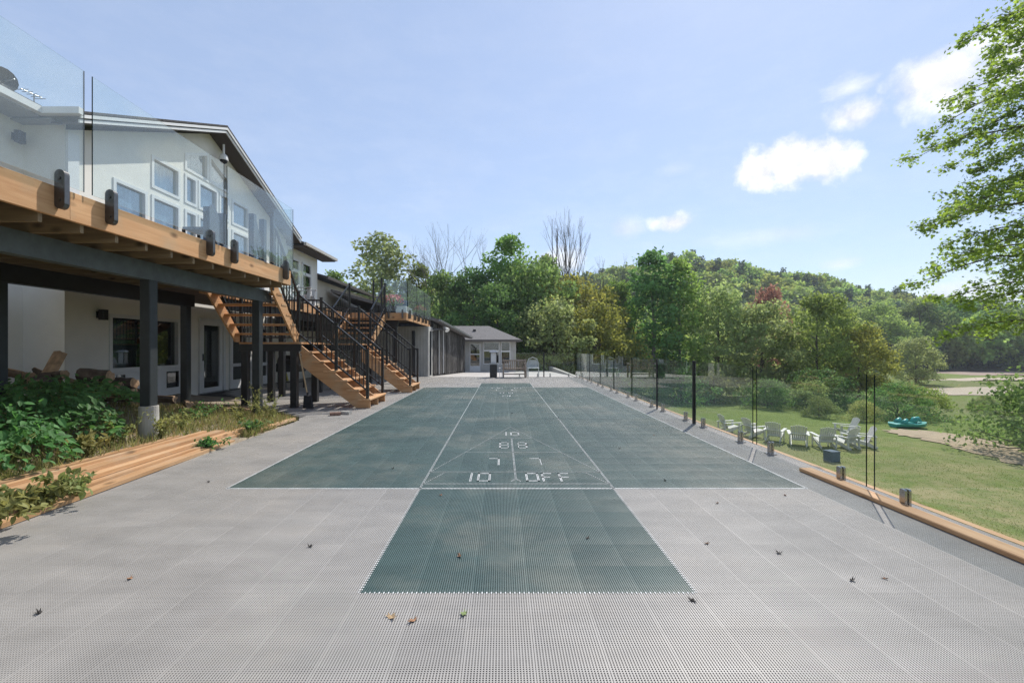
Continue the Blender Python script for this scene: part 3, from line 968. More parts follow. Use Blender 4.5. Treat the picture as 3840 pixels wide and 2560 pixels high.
def window(parent, y0, y1, z0, z1, x=WX, fw=0.032, glassm='window_glass', back='pane_backing', top=None, mull=None, sill=True, depth=0.07, name='window'):
    """framed window set in its opening; top: optional list of (y,z) for a sloped head"""
    w = thing(name, (x, (y0 + y1) / 2, z0), parent=None)
    w.parent = parent; w.location = Vector((x, (y0 + y1) / 2, z0)) - world_off(parent)
    poly = [(y0, z0), (y1, z0)] + (top if top else [(y1, z1), (y0, z1)])
    c = (sum(p[0] for p in poly) / len(poly), sum(p[1] for p in poly) / len(poly))

    def inset(poly, d):
        n = len(poly); out = []
        for i in range(n):
            p0, p1, p2 = Vector(poly[i - 1]), Vector(poly[i]), Vector(poly[(i + 1) % n])
            d1 = (p1 - p0).normalized(); d2 = (p2 - p1).normalized()
            n1 = Vector((-d1.y, d1.x)); n2 = Vector((-d2.y, d2.x))
            b = (n1 + n2).normalized(); k = d / max(0.3, b.dot(n1))
            out.append(tuple(p1 + b * k))
        return out
    ins = inset(poly, fw); outer = inset(poly, -0.045)
    fr = MB(); n = len(poly)
    xf = x + 0.022; xb = x - depth
    # casing ring in front of the wall and jamb inside the opening
    fr.add([(xf, *p) for p in outer] + [(xf, *p) for p in ins], [(i, (i + 1) % n, n + (i + 1) % n, n + i) for i in range(n)])
    fr.add([(xf, *p) for p in outer] + [(x + 0.002, *p) for p in outer], [(i, (i + 1) % n, n + (i + 1) % n, n + i) for i in range(n)])
    fr.add([(xf, *p) for p in ins] + [(xb, *p) for p in ins], [(i, (i + 1) % n, n + (i + 1) % n, n + i) for i in range(n)])
    if mull:
        for (a0, a1, b0, b1) in mull: fr.box(x - depth + 0.004, x - 0.01, a0, a1, b0, b1)
    fo = fr.build('frame', 'white_trim', w)
    pn = MB(); pn.prism(ins, 0, x - depth + 0.014, x - depth + 0.020).build('pane', glassm, w)
    if back: MB().prism(ins, 0, x - depth - 0.05, x - depth - 0.04).build('pane_backing', back, w)
    if sill: MB().box(x + 0.003, x + 0.06, y0 - 0.06, y1 + 0.06, z0 - 0.075, z0 - 0.047).build('sill', 'white_trim', w)
    return w, poly


GY0, GYR, GY1 = 8.97, 13.37, 18.12
upper = []
rows = [(10.10, 10.98), (11.20, 12.10), (12.37, 12.78), (12.92, 13.72), (13.88, 14.28), (14.52, 15.40), (15.62, 16.46)]
holes = []
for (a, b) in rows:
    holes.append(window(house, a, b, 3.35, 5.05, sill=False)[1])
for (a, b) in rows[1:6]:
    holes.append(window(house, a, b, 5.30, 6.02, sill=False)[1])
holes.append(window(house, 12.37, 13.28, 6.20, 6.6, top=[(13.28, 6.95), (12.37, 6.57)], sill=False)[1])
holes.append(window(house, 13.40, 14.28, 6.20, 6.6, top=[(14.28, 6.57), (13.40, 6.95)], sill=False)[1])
# ground floor openings
lower = []
w1, p1 = window(house, 10.00, 12.10, 0.84, 2.03, glassm='window_dark', back=None, depth=0.10)
holes.append(p1)
MB().box(WX + 0.003, WX + 0.05, 9.93, 12.34, 0.03, 0.76).build('lower_panel', 'white_trim', w1)
MB().box(WX + 0.051, WX + 0.062, 11.62, 12.02, 0.32, 0.70).build('pane', 'window_dark', w1)
MB().box(WX + 0.0512, WX + 0.0535, 11.60, 12.04, 0.30, 0.72).build('gasket', 'rubber', w1)
MB().box(WX + 0.051, WX + 0.062, 10.08, 10.32, 0.45, 0.72).build('pane', 'window_dark', w1)
MB().box(WX + 0.003, WX + 0.06, 12.14, 12.40, 0.02, 2.10).build('side_board', 'white_trim', w1)
MB().box(WX + 0.062, WX + 0.075, 12.22, 12.25, 0.04, 2.05).build('track', 'gutter_brown', w1)


def door(y0, y1, panes, label=None, handle=None):
    d = thing('door', parent=None); d.parent = house; d.location = Vector((WX, (y0 + y1) / 2, 0)) - house.location
    if label: d['label'] = label
    rects = [[(a, c), (b, c), (b, e), (a, e)] for a, b, c, e in panes]
    MB().wall([(y0, 0.03), (y1, 0.03), (y1, 2.08), (y0, 2.08)], rects, 0, WX + 0.012, -0.045).build('leaf', 'white_trim', d)
    for a, b, c, e in panes:
        MB().box(WX - 0.030, WX - 0.022, a, b, c, e).build('pane', 'window_dark', d)
    fr = MB()
    fr.box(WX + 0.003, WX + 0.055, y0 - 0.10, y0, 0.01, 2.18); fr.box(WX + 0.003, WX + 0.055, y1, y1 + 0.10, 0.01, 2.18); fr.box(WX + 0.003, WX + 0.055, y0, y1, 2.082, 2.18)
    fr.build('frame', 'white_trim', d)
    MB().box(WX + 0.003, WX + 0.12, y0 - 0.10, y1 + 0.10, 0.004, 0.028).build('threshold', 'steel_dull', d)
    if handle: MB().box(WX + 0.013, WX + 0.05, handle, handle + 0.035, 0.95, 1.15).build('handle', 'metal_black', d)
    return [(y0, 0.03), (y1, 0.03), (y1, 2.08), (y0, 2.08)]


holes.append(door(12.98, 13.98, [(13.12, 13.84, 0.16, 1.98)], 'tall white framed glass door', 13.02))
holes.append(door(14.42, 15.42, [(14.54, 15.30, 0.30, 0.72), (14.54, 15.30, 0.82, 1.98)], None, 15.33))
holes.append(door(15.98, 16.75, [(16.10, 16.62, 0.32, 0.68), (16.10, 16.62, 0.80, 1.98)]))
w4, p4 = window(house, 17.9, 18.02, 0.9, 2.0, glassm='window_dark', back=None)
holes.append(p4)
MB().wall([(GY0, -0.3), (GY1, -0.3), (GY1, 5.62), (GYR, 7.60), (GY0, 5.62)], holes, 0, WX, -0.14).build('gable_wall', 'stucco', house)
MB().box(-9.46, WX - 0.001, GY0 - 0.02, GY0, -0.3, 5.75).build('return_wall', 'stucco', house)
MB().wall([(-4, -0.3), (GY0 - 0.021, -0.3), (GY0 - 0.021, 5.75), (-4, 5.75)], [], 0, -9.42, -0.1).build('side_wall', 'stucco', house)
MB().box(WX + 0.002, WX + 0.05, GY0, GY0 + 0.24, 2.6, 5.60).build('corner_board', 'white_trim', house)
MB().box(-12.5, -12.4, 8, 18, -0.2, 2.6).build('room_wall', 'interior_shade', house)
MB().box(-12.4, -8.75, 9.1, 18.0, -0.05, -0.01).build('room_floor', 'interior_shade', house)
MB().box(-12.4, -8.75, 9.1, 18.0, 2.35, 2.55).build('room_ceiling', 'interior_shade', house)
MB().box(-9.4, -9.1, 11.0, 11.35, 0.0, 1.9).build('room_cupboard', 'siding_grey', house)

# gable roof
rf = thing('roof'); rf.parent = house; rf.location = Vector((-8.1, GYR, 5.8)) - house.location
RX0, RX1 = -20.0, -8.06
YL, YR_, ZR, ZL, ZRt = 8.72, 18.34, 7.85, 5.86, 5.76
for nm, (ya, za) in (('roof_slope', (YL, ZL)), ('roof_slope', (YR_, ZRt))):
    mb = MB()
    mb.add([(RX0, ya, za), (RX1, ya, za), (RX1, GYR, ZR), (RX0, GYR, ZR), (RX0, ya, za - 0.05), (RX1, ya, za - 0.05), (RX1, GYR, ZR - 0.05), (RX0, GYR, ZR - 0.05)],
           [(0, 1, 2, 3), (4, 7, 6, 5), (0, 4, 5, 1), (1, 5, 6, 2), (2, 6, 7, 3), (3, 7, 4, 0)])
    mb.build(nm, 'shingle', rf)
    # soffit under the overhang
    d = -0.235
    MB().add([(WX - 0.05, ya, za + d), (RX1 - 0.06, ya, za + d), (RX1 - 0.06, GYR, ZR + d), (WX - 0.05, GYR, ZR + d), (WX - 0.05, ya, za + d + .03), (RX1 - 0.06, ya, za + d + .03), (RX1 - 0.06, GYR, ZR + d + .03), (WX - 0.05, GYR, ZR + d + .03)],
             [(0, 1, 2, 3), (4, 7, 6, 5), (0, 4, 5, 1), (1, 5, 6, 2), (2, 6, 7, 3), (3, 7, 4, 0)]).build('soffit', 'soffit_brown', rf)
    for k, (h0, h1, xo) in enumerate(((-0.068, -0.135, 0.0), (-0.160, -0.225, -0.03))):
        xx = RX1 + xo
        MB().add([(xx - 0.03, ya, za + h0), (xx, ya, za + h0), (xx, GYR, ZR + h0), (xx - 0.03, GYR, ZR + h0), (xx - 0.03, ya, za + h1), (xx, ya, za + h1), (xx, GYR, ZR + h1), (xx - 0.03, GYR, ZR + h1)],
                 [(0, 1, 2, 3), (4, 7, 6, 5), (0, 4, 5, 1), (1, 5, 6, 2), (2, 6, 7, 3), (3, 7, 4, 0)]).build('barge_board', 'white_trim', rf)
# left wing eave
MB().add([(-8.80, -4, 5.95), (-8.80, 8.70, 5.95), (-14, 8.70, 7.83), (-14, -4, 7.83), (-8.80, -4, 5.90), (-8.80, 8.70, 5.90), (-14, 8.70, 7.78), (-14, -4, 7.78)],
         [(0, 1, 2, 3), (4, 7, 6, 5), (0, 4, 5, 1), (1, 5, 6, 2), (2, 6, 7, 3), (3, 7, 4, 0)]).build('wing_slope', 'shingle', rf)
MB().box(-9.42, -8.83, -4, 8.69, 5.73, 5.76).build('soffit', 'soffit_grey', rf)
MB().box(-8.828, -8.70, -4, 8.60, 5.761, 5.885).build('gutter', 'white_trim', rf)
MB().box(-8.829, -8.00, 8.602, 8.715, 5.761, 5.885).build('gutter', 'white_trim', rf)
MB().box(-9.42, -8.63, 8.716, GY0 - 0.03, 5.70, 5.728).build('soffit', 'soffit_grey', rf)
# dish and aerial on the wing roof
dish = thing('satellite_dish', (-8.98, 8.12, 6.0), 'dark satellite dish on the roof edge at far left', 'satellite dish')
mb = MB()
rings = []
for i in range(5):
    rr = 0.20 * i / 4
    for k in range(14):
        t = 2 * math.pi * k / 14
        mb.v.append((-8.93 + 0.9 * rr * rr * 1.6 + rr * math.cos(t) * 0.25, 8.12 + rr * math.cos(t) * 0.97, 6.12 + rr * math.sin(t)))
for i in range(4):
    for k in range(14):
        k2 = (k + 1) % 14
        mb.f.append((i * 14 + k, i * 14 + k2, (i + 1) * 14 + k2, (i + 1) * 14 + k)); mb.m.append(0)
mb.build('reflector', 'slate_darkened', dish, smooth=True)
MB().tube([(-8.98, 8.12, 5.98), (-8.98, 8.12, 6.14), (-8.94, 8.12, 6.20)], 0.02).build('mast', 'steel_dull', dish)
MB().tube([(-8.94, 8.12, 6.05), (-8.70, 8.12, 6.12)], 0.010).build('feed_arm', 'steel_dull', dish)
aer = thing('roof_aerial', (-8.82, 8.58, 5.95), 'small aerial with side arms standing on the wing roof', 'aerial')
MB().tube([(-8.82, 8.58, 5.93), (-8.82, 8.58, 6.10)], 0.012).build('mast', 'steel_dull', aer)
m_ = MB().tube([(-8.82, 8.34, 6.07), (-8.82, 8.72, 6.11)], 0.010)
for k in range(5): m_.tube([(-8.82 - 0.10, 8.38 + k * 0.08, 6.08), (-8.82 + 0.10, 8.38 + k * 0.08, 6.08)], 0.007, 5)
m_.build('boom', 'steel_dull', aer)

# middle block with windows and the long low wing behind
MB().box(-14, WX - 0.002, GY1 + 0.003, 21.2, -0.3, 5.42).build('middle_block_wall', 'stucco', house)
for a, b in ((18.5, 19.2), (19.5, 20.4)):
    w = thing('window'); w.parent = house; w.location = Vector((WX, a, 2.75)) - house.location
    fr = MB()
    for q in ((a, a + .07, 2.75, 5.0), (b - .07, b, 2.75, 5.0), (a + .07, b - .07, 2.75, 2.9), (a + .07, b - .07, 4.45, 4.58), (a + .07, b - .07, 4.93, 5.0)):
        fr.box(WX, WX + .06, *q)
    fr.build('frame', 'white_trim', w)
    MB().box(WX + 0.012, WX + 0.018, a + .07, b - .07, 2.9, 4.45).build('pane', 'window_dark', w)
    MB().box(WX + 0.012, WX + 0.018, a + .07, b - .07, 4.58, 4.93).build('pane', 'window_dark', w)
    MB().box(WX + 0.002, WX + 0.004, a + .06, b - .06, 2.88, 4.95).build('pane_backing', 'interior_shade', w)  # dark sheet on the solid wall, painted as the unlit room behind
MB().add([(-8.0, GY1 + .25, 5.60), (-8.0, 21.9, 5.60), (-14, 21.9, 7.2), (-14, GY1 + .25, 7.2), (-8.0, GY1 + .25, 5.53), (-8.0, 21.9, 5.53), (-14, 21.9, 7.13), (-14, GY1 + .25, 7.13)],
         [(0, 1, 2, 3), (4, 7, 6, 5), (0, 4, 5, 1), (1, 5, 6, 2), (2, 6, 7, 3), (3, 7, 4, 0)]).build('middle_slope', 'shingle', rf)
MB().box(-8.0, -7.90, GY1 + .25, 21.9, 5.47, 5.59).build('gutter', 'siding_grey', rf)
MB().box(-8.62, -8.002, GY1 + .25, 21.85, 5.43, 5.47).build('soffit', 'soffit_brown', rf)
MB().box(-16, WX - 0.003, 21.203, 31.0, -0.3, 4.50).build('low_wing_wall', 'stucco_beige', house)
MB().add([(-8.2, 21.21, 4.68), (-8.2, 31.4, 4.68), (-15, 31.4, 6.6), (-15, 21.21, 6.6), (-8.2, 21.21, 4.58), (-8.2, 31.4, 4.58), (-15, 31.4, 6.5), (-15, 21.21, 6.5)],
         [(0, 1, 2, 3), (4, 7, 6, 5), (0, 4, 5, 1), (1, 5, 6, 2), (2, 6, 7, 3), (3, 7, 4, 0)]).build('low_slope', 'shingle', rf)
MB().box(-8.2, -8.11, 21.21, 31.4, 4.54, 4.67).build('gutter', 'gutter_brown', rf)

# wall lights and the camera
def sconce(x, y, z, label):
    s = thing('wall_light', (x, y, z), label, 'wall light')
    MB().box(x, x + 0.02, y - 0.06, y + 0.06, z - 0.07, z + 0.07).build('back_plate', 'metal_black', s)
    MB().bbox(x + 0.05, x + 0.16, y - 0.07, y + 0.07, z - 0.11, z + 0.11, 0.01).build('lamp_body', 'metal_black', s)
    MB().box(x + 0.02, x + 0.05, y - 0.03, y + 0.03, z - 0.03, z + 0.03).build('arm', 'metal_black', s)


sconce(-9.318, 8.70, 5.35, 'dark box wall light on the upper wall behind the glass at far left')
sconce(WX + 0.001, 9.70, 2.03, 'small black wall light under the deck beside the ground floor window')
camr = thing('security_camera', (-8.45, 13.9, 6.9), 'white dome security camera hanging under the gable overhang', 'camera')
MB().tube([(-8.35, 13.66, 7.42), (-8.35, 13.66, 7.10)], 0.03).build('stem', 'white_trim', camr)
MB().tube([(-8.35, 13.66, 7.14), (-8.35, 13.66, 7.08), (-8.35, 13.66, 6.98), (-8.35, 13.66, 6.94)], [0.04, 0.10, 0.12, 0.12], 12).build('housing', 'white_plastic', camr)
MB().tube([(-8.35, 13.66, 6.938), (-8.35, 13.66, 6.88), (-8.35, 13.66, 6.84)], [0.105, 0.085, 0.03], 12).build('dome', 'rubber', camr, smooth=True)

# ------------------------------------------------------------------ upper deck in front of the house
deck = thing('upper_deck', (-6, 5, 0), 'raised cedar deck on slate posts with a glass railing', 'deck')
DX, DY1 = -4.08, 8.79
DY0 = -1.0
cuts = [DY0, 1.1, 4.30, DY1]
for a, b in zip(cuts[:-1], cuts[1:]):
    MB().bbox(DX - 0.038, DX, a + 0.002, b - 0.002, 2.53, 2.805, 0.004).build('fascia_board', 'cedar_y', deck)
MB().bbox(-8.55, DX - 0.040, DY1 - 0.04, DY1, 2.53, 2.78, 0.004).build('rim_joist', 'cedar_x', deck)
jm = None
y = DY0 + 0.2
while y < DY1 - 0.1:
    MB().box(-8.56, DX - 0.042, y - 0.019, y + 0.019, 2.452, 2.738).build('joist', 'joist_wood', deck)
    y += 0.405
x = -8.55
while x < DX - 0.05:
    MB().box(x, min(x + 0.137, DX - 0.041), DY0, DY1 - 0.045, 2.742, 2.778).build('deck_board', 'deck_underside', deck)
    x += 0.143
bm_ = MB()
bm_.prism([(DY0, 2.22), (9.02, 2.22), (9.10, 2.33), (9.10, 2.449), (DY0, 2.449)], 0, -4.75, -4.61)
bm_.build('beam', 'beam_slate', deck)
MB().box(-6.72, -6.58, DY0, 9.75, 2.20, 2.449).build('beam', 'paint_black', deck)
for (px, py, z0) in ((-4.68, 6.03, 0.56), (-4.68, 8.71, 0.0), (-6.65, 9.57, 0.0), (-4.68, 2.6, 0.3), (-6.65, 6.0, 0.3), (-6.65, 2.4, 0.3)):
    MB().bbox(px - 0.07, px + 0.07, py - 0.07, py + 0.07, z0, 2.218 if px > -5 else 2.198, 0.008).build('post', 'slate_darkened', deck)
pr = MB()
nseg = 22
for r0, z0, z1 in ((0.125, -0.2, 0.56),):
    pr.tube([(-4.68, 6.03, z0), (-4.68, 6.03, 0.25), (-4.68, 6.03, z1)], [0.118, 0.115, 0.11], nseg)
pr.build('concrete_pier', 'concrete', deck, smooth=False)


def pill_clamp():
    mb = MB()
    h, d, w = 0.36, 0.095, 0.05
    sec = []
    for k in range(9):
        t = math.pi * k / 8; sec.append((d / 2 + d / 2 * math.cos(t), h / 2 - d / 2 + d / 2 * math.sin(t)))
    for k in range(9):
        t = math.pi + math.pi * k / 8; sec.append((d / 2 + d / 2 * math.cos(t), -h / 2 + d / 2 + d / 2 * math.sin(t)))
    mb.prism([(a + 0.0015, b) for a, b in sec], 1, -w / 2, w / 2)
    for zz in (0.10, -0.10): mb.tube([(d / 2, -w / 2 - 0.008, zz), (d / 2, w / 2 + 0.008, zz)], 0.016, 8)
    return mb.mesh('glass_clamp', mats=('steel_shaded',))


CLAMP = pill_clamp()
rail = thing('glass_railing', (DX, 5, 2.6), 'clear glass railing clamped to the cedar edge of the upper deck', 'railing')
GXc = DX + 0.038
for a, b in ((-0.1, 2.12), (2.20, 4.40), (4.49, 6.62), (6.69, 8.80)):
    pane_mb(GXc - 0.006, GXc + 0.006, a, b, 2.83, 4.00).build('glass_panel', ('railing_glass', 'glass_edge'), rail)
for y in (0.4, 1.7, 2.65, 4.17, 4.70, 6.30, 6.86, 8.49):
    inst(CLAMP, 'clamp', rail, Vector((DX, y, 2.775)) - rail.location)
pane_mb(-4.42, DX, 8.80, 8.812, 2.83, 4.00).build('glass_panel', ('railing_glass', 'glass_edge'), rail)
inst(CLAMP, 'clamp', rail, Vector((-4.25, 8.79, 2.775)) - rail.location, (0, 0, R(90)))

# ------------------------------------------------------------------ walkway and far balcony
walk = thing('upper_walkway', (-7, 12, 0), 'narrow raised cedar walkway along the house between the two stairs', 'deck')
MB().bbox(-5.86, -5.82, 8.80, 16.55, 2.38, 2.625, 0.004).build('fascia_board', 'cedar_y', walk)
x = -8.55
while x < -5.9:
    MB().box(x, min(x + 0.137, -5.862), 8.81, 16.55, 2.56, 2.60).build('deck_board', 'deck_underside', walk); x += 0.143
MB().box(-6.05, -5.93, 9.8, 16.5, 2.15, 2.375).build('beam', 'paint_black', walk)
for py in (12.4, 16.2):
    MB().bbox(-6.06, -5.92, py - .07, py + .07, 0, 2.148, 0.008).build('post', 'paint_black', walk)
wr = thing('glass_railing', (-5.8, 13, 2.6), 'glass railing panels along the raised walkway behind the stairs', 'railing')
for a, b in ((11.35, 13.45),):
    pane_mb(-5.806, -5.794, a, b, 2.66, 3.72).build('glass_panel', ('railing_glass', 'glass_edge'), wr)
for y in (11.7, 13.1): inst(CLAMP, 'clamp', wr, Vector((-5.82, y, 2.60)) - wr.location)

balc = thing('far_balcony', (-5, 19, 0), 'smaller cedar balcony with glass sides above the storage room', 'balcony')
BXe = -3.48
MB().bbox(BXe - 0.04, BXe, 16.60, 22.0, 2.33, 2.60, 0.004).build('fascia_board', 'cedar_y', balc)
MB().bbox(-5.8, BXe - 0.042, 16.60, 16.64, 2.33, 2.60, 0.004).build('fascia_board', 'cedar_x', balc)
x = -8.55
while x < BXe - 0.05:
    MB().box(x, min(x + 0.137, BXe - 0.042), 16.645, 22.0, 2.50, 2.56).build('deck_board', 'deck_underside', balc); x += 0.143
MB().box(-8.5, -3.9, 17.0, 17.14, 2.10, 2.497).build('beam', 'paint_black', balc)
for (px, py) in ((-4.95, 17.07), (-4.0, 17.07), (-4.0, 20.6)):
    MB().bbox(px - .07, px + .07, py - .07, py + .07, 0, 2.098, 0.008).build('post', 'paint_black', balc)
MB().box(-8.5, -3.42, 21.2, 21.35, -0.1, 2.32).build('store_wall', 'siding_grey', balc)
for k in range(16):
    MB().box(-5.6 + k * 0.14, -5.6 + k * 0.14 + 0.022, 21.18, 21.199, -0.05, 2.30).build('batten', 'siding_grey', balc)
MB().box(-3.56, -3.42, 21.352, 22.4, -0.1, 2.32).build('store_wall', 'siding_grey', balc)
MB().box(-8.5, -4.05, 17.142, 17.17, 1.95, 2.099).build('header_board', 'paint_black', balc)
br = thing('glass_railing', (-3.45, 19, 2.6), 'glass railing with steel clamps round the far balcony', 'railing')
for a, b in ((16.60, 18.35), (18.42, 20.2), (20.27, 22.0)):
    pane_mb(BXe + 0.032, BXe + 0.044, a, b, 2.64, 3.78).build('glass_panel', ('railing_glass', 'glass_edge'), br)
for y in (16.95, 18.0, 18.8, 19.8, 20.6, 21.6): inst(CLAMP, 'clamp', br, Vector((BXe, y, 2.56)) - br.location, scale=(1, 0.9, 0.9))
pane_mb(-4.30, -3.46, 16.555, 16.567, 2.64, 3.78).build('glass_panel', ('railing_glass', 'glass_edge'), br)
for x in (-4.12, -3.62): inst(CLAMP, 'clamp', br, Vector((x, 16.60, 2.56)) - br.location, (0, 0, R(-90)), (1, .9, .9))
MB().bbox(-4.40, -4.34, 16.50, 16.56, 2.34, 3.86).build('post', 'metal_black', br)
MB().bbox(-4.70, -4.64, 16.50, 16.56, 2.34, 3.78).build('post', 'metal_black', br)

# ------------------------------------------------------------------ stairs
def baluster_rail(parent, p0, p1, drop, n, posts=(), r=0.045, post_z0=None):
    """sloped or level rail from p0 to p1 (tops), bottom rail lowered by drop, n balusters"""
    p0, p1 = Vector(p0), Vector(p1)
    MB().beam(p0, p1, 0.042, 0.038).build('top_rail', 'metal_black', parent)
    dz = Vector((0, 0, -drop))
    MB().beam(p0 + dz, p1 + dz, 0.035, 0.032).build('bottom_rail', 'metal_black', parent)
    for i in range(1, n):
        p = p0.lerp(p1, i / n)
        MB().box(p.x - .009, p.x + .009, p.y - .009, p.y + .009, p.z - drop, p.z).build('baluster', 'metal_black', parent)


def post_(parent, x, y, z0, z1, s=0.03):
    mb = MB().bbox(x - s, x + s, y - s, y + s, z0, z1, 0.004)
    mb.bbox(x - s - .006, x + s + .006, y - s - .006, y + s + .006, z1, z1 + 0.014, 0.003)
    mb.build('newel_post', 'metal_black', parent)


def make_stair(label, y0, y1, xs_, up, yd, zd, xl, bottom_newel=True):
    """landing between y0..y1 at z 1.45; lower flight runs to +x from xs_; upper flight climbs along up (-1/+1) to y=yd, z=zd"""
    st = thing('wooden_stair', (xs_, (y0 + y1) / 2, 0), label, 'staircase')
    zl = 1.45; nr = 7; rise = zl / nr; run = 0.255
    # landing
    MB().box(xl, xs_, y0, y0 + 0.045, 1.25, 1.408).build('landing_beam', 'paint_black', st)
    MB().box(xl, xs_, y1 - 0.045, y1, 1.25, 1.408).build('landing_beam', 'paint_black', st)
    MB().box(xl, xl + 0.04, y0 + .046, y1 - .046, 1.25, 1.408).build('landing_beam', 'paint_black', st)
    n = 9; bw = (y1 - y0) / n
    for i in range(n):
        MB().box(xl, xs_ + 0.02, y0 + i * bw + .003, y0 + (i + 1) * bw - .003, 1.41, 1.45).build('landing_board', 'cedar_x', st)
    for py in (y0 + 0.09, y1 - 0.09):
        for px in (xl + 0.1, xs_ - 0.17):
            MB().bbox(px - .07, px + .07, py - .07, py + .07, 0, 1.249, 0.008).build('post', 'paint_black', st)
    # lower flight
    saw = []
    for i in range(nr - 1):
        z = zl - rise * (i + 1)
        saw += [(xs_ + run * i, z - 0.04), (xs_ + run * (i + 1), z - 0.04)]
    xb = xs_ + run * (nr - 1)
    poly = [(xs_, zl - 0.30)] + [(xs_, saw[0][1])] + saw + [(xb, 0.0), (xb - 0.30, 0.0)]
    # keep the underside straight
    saw2 = []
    for i in range(nr - 1):
        z = zl - rise * (i + 1)
        saw2 += [(xs_ + run * i + 0.115, z - 0.04), (xs_ + run * (i + 1), z - 0.04)]
    poly = [(xs_ + 0.022, zl - 0.52), (xs_ + 0.022, zl - 0.075), (xb - 0.03, rise - 0.045), (xb, rise - 0.045), (xb, 0.003), (xb - 0.30, 0.003)]
    for yy in (y0, (y0 + y1) / 2 - 0.02, y1 - 0.04):
        MB().prism(poly, 1, yy, yy + 0.04).build('stringer', 'cedar_x', st)
    for i in range(nr - 1):
        z = zl - rise * (i + 1); xa = xs_ + run * i
        for a, b in ((0.004, 0.124), (0.132, 0.272)):
            MB().bbox(xa + a, xa + b, y0 - 0.03, y1 + 0.03, z - 0.038, z, 0.005).build('tread', 'cedar_y', st)
    # upper flight
    zn = 7 if zd > 2.7 else 6
    ur = (zd - zl) / zn; y_from = y0 if up < 0 else y1
    urun = abs(yd - y_from) / (zn - 1)
    us = []
    for i in range(zn - 1):
        z = zl + ur * (i + 1)
        us += [(y_from + up * urun * i, z - 0.04), (y_from + up * urun * (i + 1), z - 0.04)]
    upoly = [(y_from - up * 0.01, zl + 0.002), (y_from - up * 0.01, zl + ur * 0.75), (yd, zd - 0.03), (yd, zd - 0.36), (y_from + up * 0.17, zl + 0.002)]
    for xx in (xl, xs_ - 0.07):
        MB().prism(upoly, 0, xx, xx + 0.04).build('stringer', 'cedar_y', st)
    for i in range(zn - 1):
        z = zl + ur * (i + 1); ya = y_from + up * urun * i; yb = ya + up * (urun + 0.015)
        MB().bbox(xl - .01, xs_ - .02, min(ya, yb), max(ya, yb), z - .038, z, 0.005).build('tread', 'cedar_x', st)
    # railings of the lower flight
    for yy in (y0 + 0.02, y1 - 0.02):
        xa, xm, xe = xs_ - 0.05, xs_ + 0.78, xs_ + run * (nr - 1) - 0.06
        za = 2.50; ze = 1.24; zm = za + (ze - za) * (xm - xa) / (xe - xa)
        post_(st, xa, yy, 1.452, za + 0.06); post_(st, xm, yy, zm - 0.98, zm + 0.05); post_(st, xe, yy, 0.21, ze + 0.05)
        baluster_rail(st, (xa, yy, za), (xm, yy, zm), 0.86, 8)
        baluster_rail(st, (xm, yy, zm), (xe, yy, ze), 0.86, 8)
    # landing rails: the side away from the upper flight, and the back
    yr = y1 - 0.02 if up < 0 else y0 + 0.02
    post_(st, xl + 0.05, yr, 1.452, 2.56)
    baluster_rail(st, (xl + 0.05, yr, 2.50), (xs_ - 0.05, yr, 2.50), 0.92, 11)
    post_(st, xl + 0.05, y_from, 1.452, 2.56)
    baluster_rail(st, (xl + 0.05, y_from, 2.50), (xl + 0.05, yr, 2.50), 0.92, 10)
    # railings of the upper flight
    for xx in (xl + 0.02, xs_ - 0.05):
        e = yd - up * 0.04
        post_(st, xx, e, zd - 0.35, zd + 1.06)
        baluster_rail(st, (xx, y_from + up * 0.05, 2.56), (xx, e, zd + 1.02), 0.84, 9)
    return st


make_stair('nearer cedar stair with black metal railings descending to the court', 10.0, 11.3, -4.43, -1, 8.83, 2.80, -5.78)
make_stair('farther cedar stair with black metal railings below the far balcony', 13.5, 14.75, -4.20, 1, 16.55, 2.60, -5.55)

# ------------------------------------------------------------------ low barn-board wing and far cabin
wing = thing('barn_board_wing', (-3, 26, -0.2), 'low building with weathered grey vertical boards under a sloping roof', 'building')
A = Vector((-3.40, 22.45, 0)); B = Vector((-2.40, 29.6, 0)); dv = (B - A).normalized(); nv = Vector((dv.y, -dv.x, 0))
Ln = (B - A).length
mb = MB(); mb.add([(A.x, A.y, -0.3), (B.x, B.y, -0.5), (B.x, B.y, 1.95), (A.x, A.y, 2.55), (-8.4, A.y, -0.3), (-8.4, B.y, -0.5), (-8.4, B.y, 3.2), (-8.4, A.y, 3.4)],
                  [(0, 1, 2, 3), (4, 7, 6, 5), (0, 4, 5, 1), (1, 5, 6, 2), (2, 6, 7, 3), (3, 7, 4, 0)]); mb.build('wall_core', 'interior_shade', wing)
s = 0.0; k = 0
while s < Ln - 0.05:
    wdt = random.choice((0.12, 0.15, 0.19, 0.24)); e = min(s + wdt, Ln)
    off = random.uniform(0.012, 0.05)
    p0 = A + dv * (s + 0.006); p1 = A + dv * (e - 0.006)
    zt0 = 2.54 - 0.6 * s / Ln; zt1 = 2.54 - 0.6 * e / Ln; zb = -0.05 - 0.2 * s / Ln + random.uniform(0, .12)
    q = nv * off
    vs = [(p0.x + nv.x * .002, p0.y + nv.y * .002, zb), (p1.x + nv.x * .002, p1.y + nv.y * .002, zb), (p1 + q)[:2] + (zb,), (p0 + q)[:2] + (zb,)]
    vs += [(v[0], v[1], zt0 if i in (0, 3) else zt1) for i, v in enumerate(vs)]
    MB().add(vs, [(0, 3, 2, 1), (4, 5, 6, 7), (0, 1, 5, 4), (1, 2, 6, 5), (2, 3, 7, 6), (3, 0, 4, 7)]).build('board', 'barn_board', wing)
    s = e; k += 1
for s in (0.9, 1.75):
    p = A + dv * s + nv * 0.055
    MB().beam((p.x, p.y, -0.02), (p.x, p.y, 2.25), 0.05, 0.02, up=(0, 1, 0)).build('white_strip', 'white_trim', wing)
